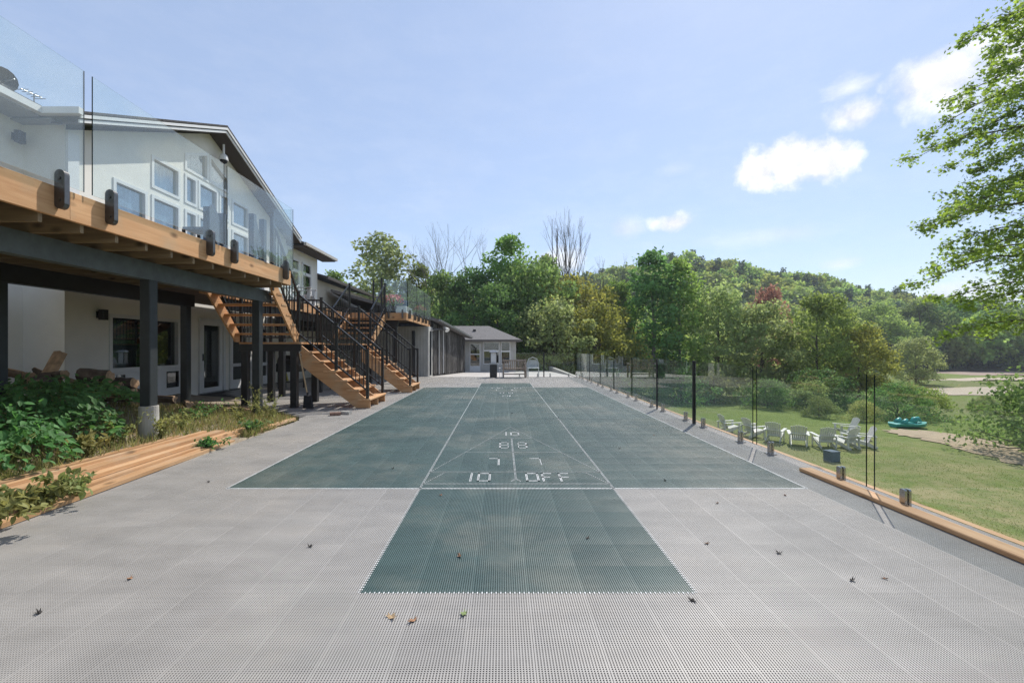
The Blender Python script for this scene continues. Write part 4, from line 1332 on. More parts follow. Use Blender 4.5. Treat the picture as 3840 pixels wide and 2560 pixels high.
# roof slab following the falling edge
E0 = Vector((-3.10, 22.3, 2.72)); E1 = Vector((-1.98, 29.7, 2.03))
mb = MB(); mb.add([E0, E1, (-8.4, 30.5, 3.5), (-8.4, 22.3, 4.2), E0 - Vector((0, 0, .14)), E1 - Vector((0, 0, .14)), (-8.4, 30.5, 3.36), (-8.4, 22.3, 4.06)],
                  [(0, 1, 2, 3), (4, 7, 6, 5), (0, 4, 5, 1), (1, 5, 6, 2), (2, 6, 7, 3), (3, 7, 4, 0)])
mb.build('roof', 'shingle_light', wing)
MB().beam(E0 + Vector((0.05, 0, -.05)), E1 + Vector((0.05, 0, -.05)), 0.09, 0.10).build('gutter', 'steel_dull', wing)
MB().tube([(-3.05, 23.4, 2.28), (-3.30, 22.2, 2.20), (-3.38, 21.6, 2.10), (-3.38, 21.55, 0.02)], 0.045, 8).build('downspout', 'paint_black', wing)
fl = thing('flood_light', (-2.95, 23.6, 2.3), 'pair of white flood lights under the low roof edge', 'flood light')
MB().box(-3.05, -2.98, 23.5, 23.75, 2.28, 2.42).build('base', 'white_plastic', fl)
for yy in (23.45, 23.8): MB().tube([(-2.98, yy, 2.36), (-2.90, yy - .05, 2.30), (-2.82, yy - .1, 2.22)], [0.05, 0.09, 0.12], 10).build('lamp_head', 'white_plastic', fl)

cab = thing('far_cabin', (-0.8, 31.2, -0.35), 'small hip roofed cabin with dark windows at the end of the court', 'cabin')
CYf = 31.0
Xa, Xb = -2.66, 0.86
zb = -0.33
hs = [[(-2.15, zb + .42), (-1.52, zb + .42), (-1.52, zb + 1.90), (-2.15, zb + 1.90)],
      [(-1.22, zb + .58), (-0.22, zb + .58), (-0.22, zb + 1.40), (-1.22, zb + 1.40)], [(-1.22, zb + 1.50), (-0.22, zb + 1.50), (-0.22, zb + 2.0), (-1.22, zb + 2.0)],
      [(-0.03, zb + .58), (0.52, zb + .58), (0.52, zb + 1.36), (-0.03, zb + 1.36)], [(-0.03, zb + 1.46), (0.52, zb + 1.46), (0.52, zb + 2.0), (-0.03, zb + 2.0)]]
MB().wall([(Xa, zb), (Xb, zb), (Xb, zb + 2.25), (Xa, zb + 2.25)], hs, 1, CYf, 0.10).build('front_wall', 'siding_grey', cab)
MB().box(Xb - .001, Xb + .1, CYf + .002, CYf + 4, zb, zb + 2.25).build('side_wall', 'siding_grey', cab)
MB().box(Xa + .02, Xb - .02, CYf + .30, CYf + .36, zb, zb + 2.2).build('dark_backing', 'interior_shade', cab)  # dark sheet added close behind the glass so the windows read unlit
for i, h in enumerate(hs):
    (x0_, z0_), (x1_, z1_) = h[0], h[2]
    w = thing('door' if i == 0 else 'window'); w.parent = cab; w.location = Vector((x0_, CYf, z0_)) - cab.location
    MB().box(x0_, x1_, CYf + .05, CYf + .06, z0_, z1_).build('pane', 'window_dark', w)
    fr = MB(); f = .05
    for q in ((x0_ - f, x0_, z0_ - f, z1_ + f), (x1_, x1_ + f, z0_ - f, z1_ + f), (x0_, x1_, z0_ - f, z0_), (x0_, x1_, z1_, z1_ + f)):
        fr.box(q[0], q[1], CYf - .03, CYf - .002, q[2], q[3])
    if i == 0:
        fr.box(x0_, x1_, CYf + .02, CYf + .045, zb + 1.17, zb + 1.25)
    fr.build('frame', 'white_trim', w)
    if i == 0:
        MB().box(x0_ - .05, x1_ + .05, CYf - .028, CYf - .004, zb + .02, z0_ - f).build('lower_panel', 'white_trim', w)
rz = zb + 2.20; top = 2.92
ra, rb, rc, rd = (-2.75, 30.5), (1.30, 30.5), (1.30, 36.5), (-2.75, 36.5)
mb = MB(); mb.add([(*ra, rz), (*rb, rz), (*rc, rz), (*rd, rz), (-3.6, 33.5, top), (-0.95, 33.5, top), (-3.6, 36.5, rz)],
                  [(0, 1, 5, 4), (1, 2, 5), (2, 3, 4, 5), (0, 4, 3)])
mb.add([(*ra, rz - .14), (*rb, rz - .14), (*rc, rz - .14), (*rd, rz - .14), (*ra, rz), (*rb, rz), (*rc, rz), (*rd, rz)], [(0, 1, 2, 3), (0, 4, 5, 1), (1, 5, 6, 2), (2, 6, 7, 3), (3, 7, 4, 0)])
mb.build('roof', 'shingle_light', cab)
MB().box(-2.75, 1.36, 30.42, 30.498, rz - .13, rz - .01).build('gutter', 'gutter_brown', cab)
MB().box(-2.05, -1.85, 32.2, 32.4, 2.30, 2.62).build('roof_vent', 'paint_black', cab)

# ------------------------------------------------------------------ small things on and round the deck
bench = thing('garden_bench', (0.55, 20.2, 0), 'weathered slatted wooden bench with its back to the court', 'bench')
for x in (0.06, 1.04):
    MB().bbox(x - .035, x + .035, 20.00, 20.06, 0, 0.82, .006).build('leg', 'old_bench', bench)
    MB().bbox(x - .035, x + .035, 20.50, 20.56, 0, 0.60, .006).build('leg', 'old_bench', bench)
    MB().bbox(x - .04, x + .04, 19.99, 20.60, 0.60, 0.63, .006).build('arm', 'old_bench', bench)
MB().bbox(0.09, 1.01, 20.005, 20.045, 0.74, 0.80).build('back_rail', 'old_bench', bench)
MB().bbox(0.09, 1.01, 20.005, 20.045, 0.34, 0.39).build('back_rail', 'old_bench', bench)
for i in range(11):
    x = 0.13 + i * 0.083
    MB().box(x - .024, x + .024, 20.015, 20.035, 0.391, 0.739).build('back_slat', 'old_bench', bench)
for i in range(5):
    MB().bbox(0.06, 1.04, 20.08 + i * .095, 20.155 + i * .095, 0.40, 0.425).build('seat_slat', 'old_bench', bench)
MB().bbox(0.09, 1.01, 20.01, 20.05, 0.14, 0.19).build('stretcher', 'old_bench', bench)

ht = thing('patio_heater', (-0.38, 20.4, 0), 'black patio heater with clear lantern top left of the bench', 'heater')
MB().bbox(-.54, -.22, 20.24, 20.56, 0.02, 0.58, .02).build('base_cabinet', 'metal_black', ht)
MB().bbox(-.58, -.18, 20.20, 20.60, 0.581, 0.64, .02).build('collar', 'steel_dull', ht)
MB().bbox(-.50, -.26, 20.28, 20.52, 0.641, 1.10, .01).build('lantern_glass', 'white_plastic', ht)
for x in (-.52, -.24):
    for y in (20.26, 20.54): MB().box(x - .012, x + .012, y - .012, y + .012, .641, 1.12).build('lantern_post', 'metal_black', ht)
MB().add([(-.58, 20.2, 1.121), (-.18, 20.2, 1.121), (-.18, 20.6, 1.121), (-.58, 20.6, 1.121), (-.48, 20.3, 1.22), (-.28, 20.3, 1.22), (-.28, 20.5, 1.22), (-.48, 20.5, 1.22)],
         [(3, 2, 1, 0), (4, 5, 6, 7), (0, 1, 5, 4), (1, 2, 6, 5), (2, 3, 7, 6), (3, 0, 4, 7)]).build('cap', 'steel_dull', ht)
tb = thing('side_table', (-0.12, 20.3, 0), 'low pale metal frame table between heater and bench', 'table')
for x in (-.10, .0):
    for y in (20.1, 20.45): MB().box(x - .012, x + .012, y - .012, y + .012, 0, .40).build('leg', 'white_plastic', tb)
MB().box(-.14, .02, 20.06, 20.49, .401, .43).build('table_top', 'grey_chair', tb)


def arch_chair(x, y, z, label):
    c = thing('garden_chair', (x, y, z), label, 'chair')
    MB().tube([(x - .28, y, z), (x - .28, y, z + .62), (x - .2, y + .03, z + .84), (x, y + .05, z + .92), (x + .2, y + .03, z + .84), (x + .28, y, z + .62), (x + .28, y, z)], .022, 8).build('back_frame', 'grey_chair', c)
    MB().box(x - .25, x + .25, y + .02, y + .05, z + .45, z + .80).build('back_panel', 'grey_chair', c)
    MB().box(x - .27, x + .27, y - .5, y + .03, z + .41, z + .445).build('seat', 'white_plastic', c)
    for sx in (-.25, .25): MB().box(x + sx - .02, x + sx + .02, y - .48, y - .44, z, z + .41).build('leg', 'white_plastic', c)


arch_chair(1.48, 21.9, -0.06, 'pale garden chair behind the glass right of the bench')

# leaning tools
sh = thing('shovel', (-4.2, 9.85, 0), 'long handled black shovel leaning on the stair post', 'shovel')
MB().tube([(-4.20, 9.86, 0.24), (-4.44, 9.985, 1.20)], 0.016, 8).build('handle', 'tool_handle', sh)
mb = MB(); mb.add([(-4.28, 9.85, .30), (-4.12, 9.85, .30), (-4.06, 9.83, .02), (-4.30, 9.83, .02), (-4.27, 9.80, .29), (-4.13, 9.80, .29), (-4.09, 9.80, .02), (-4.27, 9.80, .02)],
                  [(0, 1, 2, 3), (7, 6, 5, 4), (0, 4, 5, 1), (1, 5, 6, 2), (2, 6, 7, 3), (3, 7, 4, 0)]); mb.build('blade', 'rubber', sh)
MB().tube([(-4.20, 9.85, .22), (-4.215, 9.868, .36)], [.03, .022], 8).build('socket', 'rubber', sh)
yb = MB().beam((-8.20, 17.45, 0.01), (-8.50, 17.40, 1.25), 0.10, 0.03, up=(1, 0, 0)).build('yellow_board', 'yellow_plastic', None, origin=(-8.25, 17.45, 0))
tag(yb, 'narrow yellow board leaning on the house wall under the walkway', 'board')
for i, (bx, by, rz, lab) in enumerate(((-3.28, 8.95, 20, 'darker of two small bricks lying on the grey tiles near the stair'), (-3.12, 9.10, -15, 'paler of two small bricks lying on the grey tiles near the stair'))):
    b = MB().bbox(-.10, .10, -.05, .05, 0, .06, .008).build('brick', 'brick_clay' if i == 0 else 'concrete', None, origin=(0, 0, 0))
    b.location = (bx, by, 0.001); b.rotation_euler = (0, 0, R(rz)); tag(b, lab, 'brick')

gr = thing('covered_grill', (-6.9, 14.9, 0), 'black barbecue grill standing in the shade under the walkway', 'grill')
for x in (-7.2, -6.6):
    for y in (14.65, 15.15): MB().bbox(x - .02, x + .02, y - .02, y + .02, 0, .55).build('leg', 'metal_black', gr)
MB().bbox(-7.25, -6.55, 14.6, 15.2, .55, .82, .02).build('firebox', 'metal_black', gr)
mb = MB(); sec = [(14.62 + .56 * (1 - math.cos(math.pi * k / 8)) / 2, .821 + .26 * math.sin(math.pi * k / 8)) for k in range(9)]
mb.prism(sec, 0, -7.23, -6.57).build('lid', 'metal_black', gr)
MB().box(-6.54, -6.2, 14.65, 15.15, .74, .78).build('side_shelf', 'steel_dull', gr)
MB().tube([(-6.9, 14.55, .95), (-6.7, 14.55, .95)], .012).build('handle', 'steel', gr)
MB().box(-7.2, -6.6, 14.7, 15.1, .2, .23).build('lower_shelf', 'metal_black', gr)


# ------------------------------------------------------------------ adirondack chairs
def make_adirondack(mat):
    c = thing('adirondack_chair')
    rake = Vector((0, -0.42, 0.90)).normalized()
    for i in range(7):
        x = -0.255 + i * 0.085
        h = 0.70 + 0.10 * math.cos((i - 3) / 3.4 * 1.35)
        p0 = Vector((x * 0.82, -0.13, 0.24)); p1 = Vector((x * 1.08, -0.13, 0.24)) + rake * h
        mb = MB().beam(p0, p1 - rake * 0.03, 0.068, 0.018, up=(0, 1, 0.4))
        mb.build('back_slat', mat, c)
    for i in range(5):
        y = -0.10 + i * 0.105; z = 0.255 + i * 0.026
        MB().beam((-.26, y, z), (.26, y, z), 0.09, 0.02, up=(0, -.24, 1)).build('seat_slat', mat, c)
    for s in (-1, 1):
        MB().beam((s * .33, -.42, .53), (s * .36, .46, .57), .13, .022).build('arm', mat, c)
        MB().beam((s * .31, .37, 0), (s * .31, .37, .555), .035, .09, up=(0, 1, 0)).build('leg', mat, c)
        MB().beam((s * .275, .42, .33), (s * .275, -.46, .04), .030, .115).build('side_rail', mat, c)
        MB().beam((s * .31, -.36, 0.06), (s * .32, -.36, .52), .035, .07, up=(0, 1, 0)).build('back_leg', mat, c)
    MB().beam((-.32, -.35, .56), (.32, -.35, .56), .08, .022).build('back_brace', mat, c)
    MB().beam((-.26, -.27, .32), (.26, -.27, .32), .022, .07).build('back_brace', mat, c)
    return c


fire = Vector((14.3, 22.6))
chairs = [(11.4, 22.9, 'white adirondack chair at the left end of the arc on the lawn'),
          (12.05, 21.85, 'second white adirondack chair from the left end of the lawn arc'),
          (12.55, 20.95, 'third white adirondack chair from the left end of the lawn arc'),
          (13.15, 20.20, 'white adirondack chair in the middle of the arc seen squarely from behind'),
          (14.05, 19.85, 'white adirondack chair left of the last two on the near side of the arc'),
          (14.85, 19.70, 'next to last white adirondack chair on the near side of the arc'),
          (15.75, 19.90, 'white adirondack chair at the right end of the arc seen from its side'),
          (16.9, 22.3, 'white adirondack chair facing back across the circle from its far right side')]
proto = None
for i, (x, y, lab) in enumerate(chairs):
    if proto is None: proto = c = make_adirondack('chair_white')
    else: c = copy_tree(proto)
    d = fire - Vector((x, y))
    rz = math.atan2(-d.x, d.y) + R((8, -6, 5, -4, -8, 6, 4, -5)[i])
    if i == 6: rz = R(70)
    c.location = (x, y, float(lawn_z(x, y)) - 0.01); c.rotation_euler = (0, 0, rz)
    tag(c, lab, 'chair', 'white adirondack chairs in an arc on the lawn')
c = make_adirondack('grey_chair'); c.location = (-6.35, 14.2, 2.602); c.rotation_euler = (0, 0, R(-80))
tag(c, 'pale grey adirondack chair up on the walkway behind the stair rails', 'chair')
bx = MB().bbox(-.19, .19, -.19, .19, 0, .37, .012)
bx.box(-.20, .20, -.20, .20, .371, .40)
cube = bx.build('cube_table', 'siding_grey', None, origin=(0, 0, 0)); cube.data.materials[0] = MATS['slate_fabric']
cube.location = (12.75, 17.6, float(lawn_z(12.75, 17.6))); cube.rotation_euler = (0, 0, R(12)); tag(cube, 'dark grey cube shaped table standing alone on the lawn', 'table')

# pedal boat
boat = thing('pedal_boat', (22.3, 25.0, float(lawn_z(22.3, 25)) + .03), 'turquoise plastic pedal boat pulled up on the lawn edge', 'boat')
secs = [(-1.05, .34, .24), (-.9, .52, .30), (-.4, .60, .28), (.2, .60, .27), (.7, .50, .30), (1.05, .24, .34), (1.2, .06, .36)]
mb = MB(); n = 9
for (sx, hw, hh) in secs:
    for k in range(n):
        t = math.pi * k / (n - 1)
        mb.v.append((sx, -hw * math.cos(t), hh * (1 - math.sin(t) ** 0.6)))
for i in range(len(secs) - 1):
    for k in range(n - 1): mb.f.append((i * n + k, i * n + k + 1, (i + 1) * n + k + 1, (i + 1) * n + k)); mb.m.append(0)
for i in range(len(secs) - 1): mb.f.append((i * n, (i + 1) * n, (i + 2) * n - 1, (i + 1) * n - 1)); mb.m.append(0)
mb.f.append(tuple(range(n))); mb.m.append(0)
mb.v = [(a + 22.3, b + 25.0, c_ + boat.location.z) for a, b, c_ in mb.v]
mb.build('hull', 'teal_plastic', boat)
bz = boat.location.z
for yy in (24.74, 25.26):
    MB().tube([(21.75, yy, bz + .28), (21.9, yy, bz + .42), (22.02, yy, bz + .58)], [.20, .17, .08], 10).build('seat_back', 'teal_plastic', boat, smooth=True)
    MB().bbox(21.95, 22.35, yy - .17, yy + .17, bz + .281, bz + .36, .03).build('seat', 'teal_plastic', boat)
MB().tube([(22.6, 25.0, bz + .27), (22.75, 25.0, bz + .52), (22.95, 25.0, bz + .56), (23.2, 25.0, bz + .38)], [.22, .2, .16, .05], 10).build('bow_cowl', 'teal_plastic', boat, smooth=True)

boat.scale = (.82, .82, .82)

# sling chairs on the upper deck
def sling_chair(y0, y1, x, z0, h, label, folded):
    c = thing('sling_chair', (x, (y0 + y1) / 2, z0), label, 'chair')
    for yy in (y0, y1): MB().bbox(x - .05, x + .05, yy - .05, yy + .05, z0, z0 + h).build('upright', 'slate_fabric', c)
    if folded:
        MB().beam((x, y0, z0 + h * .97), (x, y1, z0 + h * .15), .03, .16).build('sling', 'slate_fabric', c)
    else:
        MB().beam((x, y0, z0 + h), (x, y1, z0 + h * .35), .03, .30).build('sling', 'slate_fabric', c)
        MB().bbox(x - .4, x - .06, y0, y1, z0 + .38, z0 + .42).build('seat', 'slate_fabric', c)
        for yy in (y0, y1): MB().bbox(x - .4, x - .36, yy - .02, yy + .02, z0, z0 + .379).build('leg', 'metal_black', c)


sling_chair(8.30, 8.66, -4.55, 2.78, 0.98, 'folded blue grey sling chair standing on end near the deck corner', True)
sling_chair(7.05, 7.40, -4.55, 2.78, 0.72, 'blue grey sling chair behind the middle of the deck glass', False)

# balcony furniture
sofa = thing('outdoor_sofa', (-3.9, 17.7, 2.56), 'small outdoor sofa with dark blue cushions behind the balcony glass', 'sofa')
MB().bbox(-3.98, -3.60, 17.1, 18.3, 2.57, 2.80, .02).build('base', 'white_plastic', sofa)
MB().bbox(-3.97, -3.61, 17.12, 18.28, 2.801, 2.90, .03).build('seat_cushion', 'white_plastic', sofa)
MB().bbox(-3.97, -3.62, 17.5, 17.62, 2.901, 3.14, .03).build('back_cushion', 'navy_fabric', sofa)
MB().bbox(-3.97, -3.62, 17.2, 17.32, 2.901, 3.10, .03).build('back_cushion', 'navy_fabric', sofa)


# ------------------------------------------------------------------ vegetation tools
LEAF_QUAD = (np.array([(0, 0, 0), (-.36, .5, .06), (0, 1, 0), (.36, .5, .06)]), np.array([(0, 1, 2, 3)]))
LEAF_FOLD = (np.array([(0, 0, 0), (-.26, .30, .07), (-.22, .65, .05), (0, 1, -.06), (.22, .65, .05), (.26, .30, .07), (0, .30, 0), (0, .65, -.01)]),
             np.array([(0, 6, 1, 1), (1, 6, 7, 2), (2, 7, 3, 3), (0, 5, 6, 6), (5, 4, 7, 6), (4, 3, 7, 7)]))
_mp = [(0, 0), (-.10, .22), (-.48, .18), (-.30, .40), (-.52, .66), (-.20, .62), (0, 1.0), (.20, .62), (.52, .66), (.30, .40), (.48, .18), (.10, .22)]
LEAF_MAPLE_V = np.array([(a, b, .10 * abs(a)) for a, b in _mp])
LEAF_MAPLE_F = np.array([(0, 1, 11), (1, 2, 3), (1, 3, 11), (3, 9, 11), (9, 10, 11), (3, 4, 5), (3, 5, 9), (5, 7, 9), (7, 8, 9), (5, 6, 7)])
LEAF_BLADE = (np.array([(-.06, 0, 0), (.06, 0, 0), (0, 1, .12)]), np.array([(0, 1, 2)]))


def unit(a):
    return a / np.maximum(np.linalg.norm(a, axis=1, keepdims=True), 1e-9)


def leaf_mesh(name, pos, fwd, nrm, size, tmpl, mat):
    V, F = tmpl
    fwd = unit(fwd); side = unit(np.cross(fwd, nrm)); up = np.cross(side, fwd)
    s = np.asarray(size).reshape(-1, 1, 1)
    W_ = pos[:, None, :] + s * (V[None, :, 0:1] * side[:, None] + V[None, :, 1:2] * fwd[:, None] + V[None, :, 2:3] * up[:, None])
    k = len(V)
    FF = (F[None] + (np.arange(len(pos)) * k)[:, None, None])
    W_ = W_.reshape(-1, 3)
    if F.shape[1] == 4 and (F[:, 2] == F[:, 3]).any():
        quads = FF.reshape(-1, 4); tri = quads[quads[:, 2] == quads[:, 3]][:, :3]; q = quads[quads[:, 2] != quads[:, 3]]
        t2 = np.concatenate([q[:, [0, 1, 2]], q[:, [0, 2, 3]], tri]); return mesh_np(name, W_, t2, mat)
    return mesh_np(name, W_, FF.reshape(-1, F.shape[1]), mat)


def rand_dirs(n, rng):
    return unit(rng.normal(size=(n, 3)))


def crown(name, rng, h, rad, z0, boughs, per, leaf, mat, shape='round', tmpl=LEAF_QUAD, clump=0.20):
    """leafy boughs spread through the crown; returns mesh and bough centres"""
    C = []
    tries = 0
    while len(C) < boughs and tries < 40000:
        tries += 1
        t = rng.random()
        if shape == 'round': prof = math.sin(math.pi * (0.10 + 0.86 * t)) ** 0.65
        elif shape == 'tall': prof = (math.sin(math.pi * (0.06 + 0.92 * t)) ** 0.5) * (1 - 0.45 * t)
        elif shape == 'cone': prof = (1 - t) ** 0.85 * 0.95 + 0.05
        else: prof = math.sqrt(max(0, 1 - t * t))
        a = rng.random() * 2 * math.pi
        lump = 1 + 0.20 * math.sin(3 * a + 5 * t) + 0.14 * math.sin(5 * a - 9 * t + 1)
        r = rad * prof * lump * (rng.random() ** 0.38)
        C.append((r * math.cos(a), r * math.sin(a), z0 + t * (h - z0)))
    C = np.array(C)
    n = len(C) * per
    idx = np.repeat(np.arange(len(C)), per)
    bs = (rng.random(len(C)) * 0.8 + 0.6) * clump * rad
    d = rand_dirs(n, rng); d[:, 2] *= 0.72
    rr = (0.35 + 0.65 * rng.random(n) ** 0.5)[:, None]
    pos = C[idx] + d * rr * bs[idx][:, None]
    out = unit(pos * np.array([1, 1, 0.35]) - np.array([0, 0, 0.35 * (z0 + h) / 2]))
    nrm = unit(0.5 * d + 0.5 * out + 0.9 * rand_dirs(n, rng) + np.array([0, 0, .35]))
    fwd = rand_dirs(n, rng) + 0.5 * d - np.array([0, 0, .35])
    size = leaf * (0.7 + 0.6 * rng.random(n))
    return leaf_mesh(name, pos, fwd, nrm, size, tmpl, mat), C


def trunk_mesh(name, rng, h, r, C, mat, nlimb=26):
    mb = MB()
    pts = [(0, 0, -0.3)]; rs = [r * 1.25]
    for i in range(1, 7):
        t = i / 6; pts.append((rng.normal() * .10 * t, rng.normal() * .10 * t, h * 0.86 * t)); rs.append(r * (1 - 0.86 * t) + .012)
    mb.tube(pts, rs, 7)
    sel = rng.choice(len(C), min(nlimb, len(C)), replace=False)
    for i in sel:
        c = C[i]; zb = max(0.10 * h, c[2] - 0.45 * math.hypot(c[0], c[1]) - .3 * rng.random() * h * .3)
        t = min(zb / (h * .86), .97); b = Vector((pts[3][0] * t, pts[3][1] * t, zb)); e = Vector(c)
        m = b.lerp(e, .55) + Vector((0, 0, -.06 * (e - b).length))
        rr = r * (1 - .86 * t) * .42 + .01
        mb.tube([b, m, e], [rr, rr * .55, .008], 5, False)
    return mb.mesh(name, mats=(mat,))


def bare_tree(name, rng, h, r, mat, spread=0.5, depth=5, lean=0.0, stems=1, trunk=0.32):
    mb = MB()

    def grow(p, d, L_, rad, lv):
        pts = [p]; rs = [rad]; q = p.copy(); dd = d.copy()
        for i in range(3):
            dd = (dd + Vector(rng.normal(size=3)) * (0.25 * spread) + Vector((0, 0, .05))).normalized()
            q = q + dd * L_ / 3; pts.append(q.copy()); rs.append(rad * (1 - .10 * (i + 1)))
        mb.tube(pts, rs, 6 if lv == 0 else 4, False)
        if lv >= depth or rs[-1] < 0.006: return
        for _ in range(2 if rng.random() < .55 else 3):
            nd = (dd + Vector(rng.normal(size=3)) * spread).normalized()
            if nd.z < 0.15: nd.z = .25; nd.normalize()
            grow(q, nd, L_ * (0.62 + .22 * rng.random()), rs[-1] * (.64 + .14 * rng.random()), lv + 1)
    for s in range(stems):
        grow(Vector((rng.normal() * .25 * (stems > 1), rng.normal() * .25 * (stems > 1), -.2)), Vector((lean + .12 * rng.normal() * (stems > 1), .1 * rng.normal(), 1)).normalized(), h * trunk, r, 0)
    me = bpy.data.meshes.new(name); me.from_pydata(mb.v, [], mb.f); me.materials.append(MATS[mat]); return me


rngt = np.random.default_rng(5)
PROTO = {}
for key, (h, rad, z0, nb, per, leaf, mat, shape, bark) in {
    'round_a': (9.5, 3.4, 1.2, 130, 62, .27, 'leaf_green', 'round', 'bark'),
    'round_b': (8.0, 3.6, 0.6, 130, 62, .27, 'leaf_light', 'round', 'bark'),
    'tall_a': (12.0, 2.7, 0.9, 130, 60, .26, 'leaf_green', 'tall', 'bark_pale'),
    'tall_b': (11.0, 3.0, 1.6, 105, 60, .25, 'leaf_poplar', 'tall', 'bark_pale'),
    'cone_a': (10.0, 2.3, 0.5, 130, 60, .18, 'leaf_conifer', 'cone', 'bark'),
    'bush_a': (2.6, 1.9, 0.1, 70, 70, .12, 'leaf_light', 'dome', 'bark'),
    'bush_b': (2.2, 2.1, 0.1, 75, 70, .12, 'leaf_dark_green', 'dome', 'bark'),
}.items():
    me, C = crown('crown', rngt, h, rad, z0, nb, per, leaf, mat, shape, clump=0.24 if shape != 'cone' else .22)
    PROTO[key] = (me, trunk_mesh('trunk', rngt, h, .16 if shape != 'dome' else .05, C, bark), h, rad)


def plant(kind, x, y, h, label, cat='tree', name='tree', group=None, mat=None, wid=1.0, z=None, rz=None):
    cme, tme, ph, pr_ = PROTO[kind]
    zz = float(ground_z(x, y)) if z is None else z
    t = thing(name, (x, y, zz), label, cat, group)
    s = h / ph
    t.scale = (s * wid, s * wid, s); t.rotation_euler = (0, 0, random.uniform(0, 6.28) if rz is None else rz)
    c = inst(cme, 'crown' if cat == 'tree' else 'foliage', t); inst(tme, 'trunk' if cat == 'tree' else 'stem', t)
    if mat:
        c.material_slots[0].link = 'OBJECT'; c.material_slots[0].material = MATS[mat]
    return t


G = 'trees standing behind the buildings and the far fence'
TREES = [
    # kind, x, y, top z, label, mat, width
    ('tall_b', -12.2, 46, 12.6, 'tall poplar with loose silvery crown above the low wing roof', 'leaf_poplar', 1.35),
    ('tall_a', -8.6, 47, 9.8, 'bright green slim tree just right of the tall poplar', 'leaf_green', 0.95),
    ('round_a', -5.6, 43, 8.0, 'dark leafy tree behind the balcony glass', 'leaf_dark_green', 0.95),
    ('round_a', -2.6, 42, 8.2, 'dark rounded tree below the bare branched tree', 'leaf_dark_green', 1.0),
    ('tall_a', 0.6, 43, 11.6, 'tall pointed green tree above the far cabin roof', 'leaf_green', 1.12),
    ('round_a', -0.4, 38.5, 6.4, 'deep green shady tree right behind the cabin roof', 'leaf_dark_green', 1.0),
    ('round_b', 3.0, 41, 8.8, 'dark green tree right of the pointed tree', 'leaf_dark_green', .95),
    ('tall_b', 4.6, 46, 10.6, 'thin topped grey green tree beside the tall dead trunks', 'leaf_poplar', .8),
    ('round_b', 6.2, 42, 7.4, 'olive yellow tree below the dead trunks', 'leaf_yellow', .95),
    ('round_b', 9.2, 44, 6.6, 'golden green tree between the dead trunks and the big dark tree', 'leaf_yellow', .9),
    ('round_b', 7.6, 37, 4.6, 'low yellowish tree right of the bench beyond the far fence', 'leaf_yellow', .95),
    ('round_b', 4.2, 36.5, 4.8, 'bright bushy tree right of the cabin', 'leaf_light', .95),
    ('tall_a', 14.0, 42, 10.0, 'broad dark green tree with a dense tall crown behind the fence posts', 'leaf_dark_green', 1.25),
    ('tall_a', 16.6, 42.5, 9.4, 'sunlit green tree with feathery top beside the dense dark tree', 'leaf_green', 1.15),
    ('round_a', 11.6, 46, 7.6, 'green tree left behind the dense dark tree', 'leaf_green', .85),
    ('round_b', 20.5, 43, 6.8, 'light green tree left of the red crowned tree', 'leaf_light', .95),
    ('round_b', 23.4, 41, 5.0, 'low silvery green tree under the red crowned tree', 'leaf_light', .95),
    ('round_a', 29.6, 50, 7.6, 'tree with rusty red autumn crown', 'leaf_red', .62),
    ('round_a', 27.0, 39, 5.6, 'shapely green maple at the lawn edge right of the red tree', 'leaf_green', .95),
    ('round_b', 31.6, 44, 5.2, 'pale green tree behind the shapely maple', 'leaf_light', .9),
    ('round_b', 30.6, 39, 3.0, 'yellowing small tree at the right end of the row', 'leaf_yellow', .9),
    ('cone_a', 54, 66, 4.6, 'young feathery larch standing alone in the marsh', 'leaf_light', .9),
    ('round_b', 60, 66, 2.4, 'round bright bush like tree beside the young larch', 'leaf_light', 1.0),
    ('round_b', 50, 64, 2.2, 'small golden tree left of the young larch', 'leaf_yellow', 1.0),
    ('tall_a', -18.5, 50, 9.5, 'green tree mostly hidden by the house roof', 'leaf_green', 1.1),
]
for (k, x, y, top, lab, mat, wd) in TREES:
    z = float(ground_z(x, y))
    plant(k, x, y, top - z, lab, group=G, mat=mat, wid=wd * (PROTO[k][2] / (top - z)) ** 0.35)
# wall of trees at the foot of the hill
k = 0
rowlab = ['tall pale green tree at the left of the far tree row', 'dark spruce in the far tree row beside the marsh', 'broad leafy tree left of centre in the far tree row', 'slender dark spruce in front of the far hill',
          'wide green tree above the small far roof', 'grey green tree in the middle of the far tree row', 'dense dark tree right of centre in the far tree row', 'rounded dark tree right of the field end', 'lower dark tree towards the right frame edge', 'far right tree partly behind the maple branches', 'last visible tree of the far row at the right edge']
for (x, y, h, kind) in ((74, 104, 13, 'round_a'), (80, 106, 15, 'cone_a'), (88, 108, 15, 'round_b'), (95, 107, 12, 'cone_a'), (101, 110, 16, 'round_a'), (110, 112, 17, 'round_b'), (119, 112, 17, 'round_a'), (128, 114, 16, 'round_b'), (137, 114, 14, 'round_a'), (146, 115, 13, 'round_b'), (155, 116, 12, 'round_a')):
    plant(kind, x, y, h, rowlab[k], group='trees along the foot of the wooded hill', mat='leaf_conifer' if kind == 'cone_a' else ('leaf_dark_green' if k > 3 else 'leaf_green'), wid=1.15, z=-4.0)
    k += 1

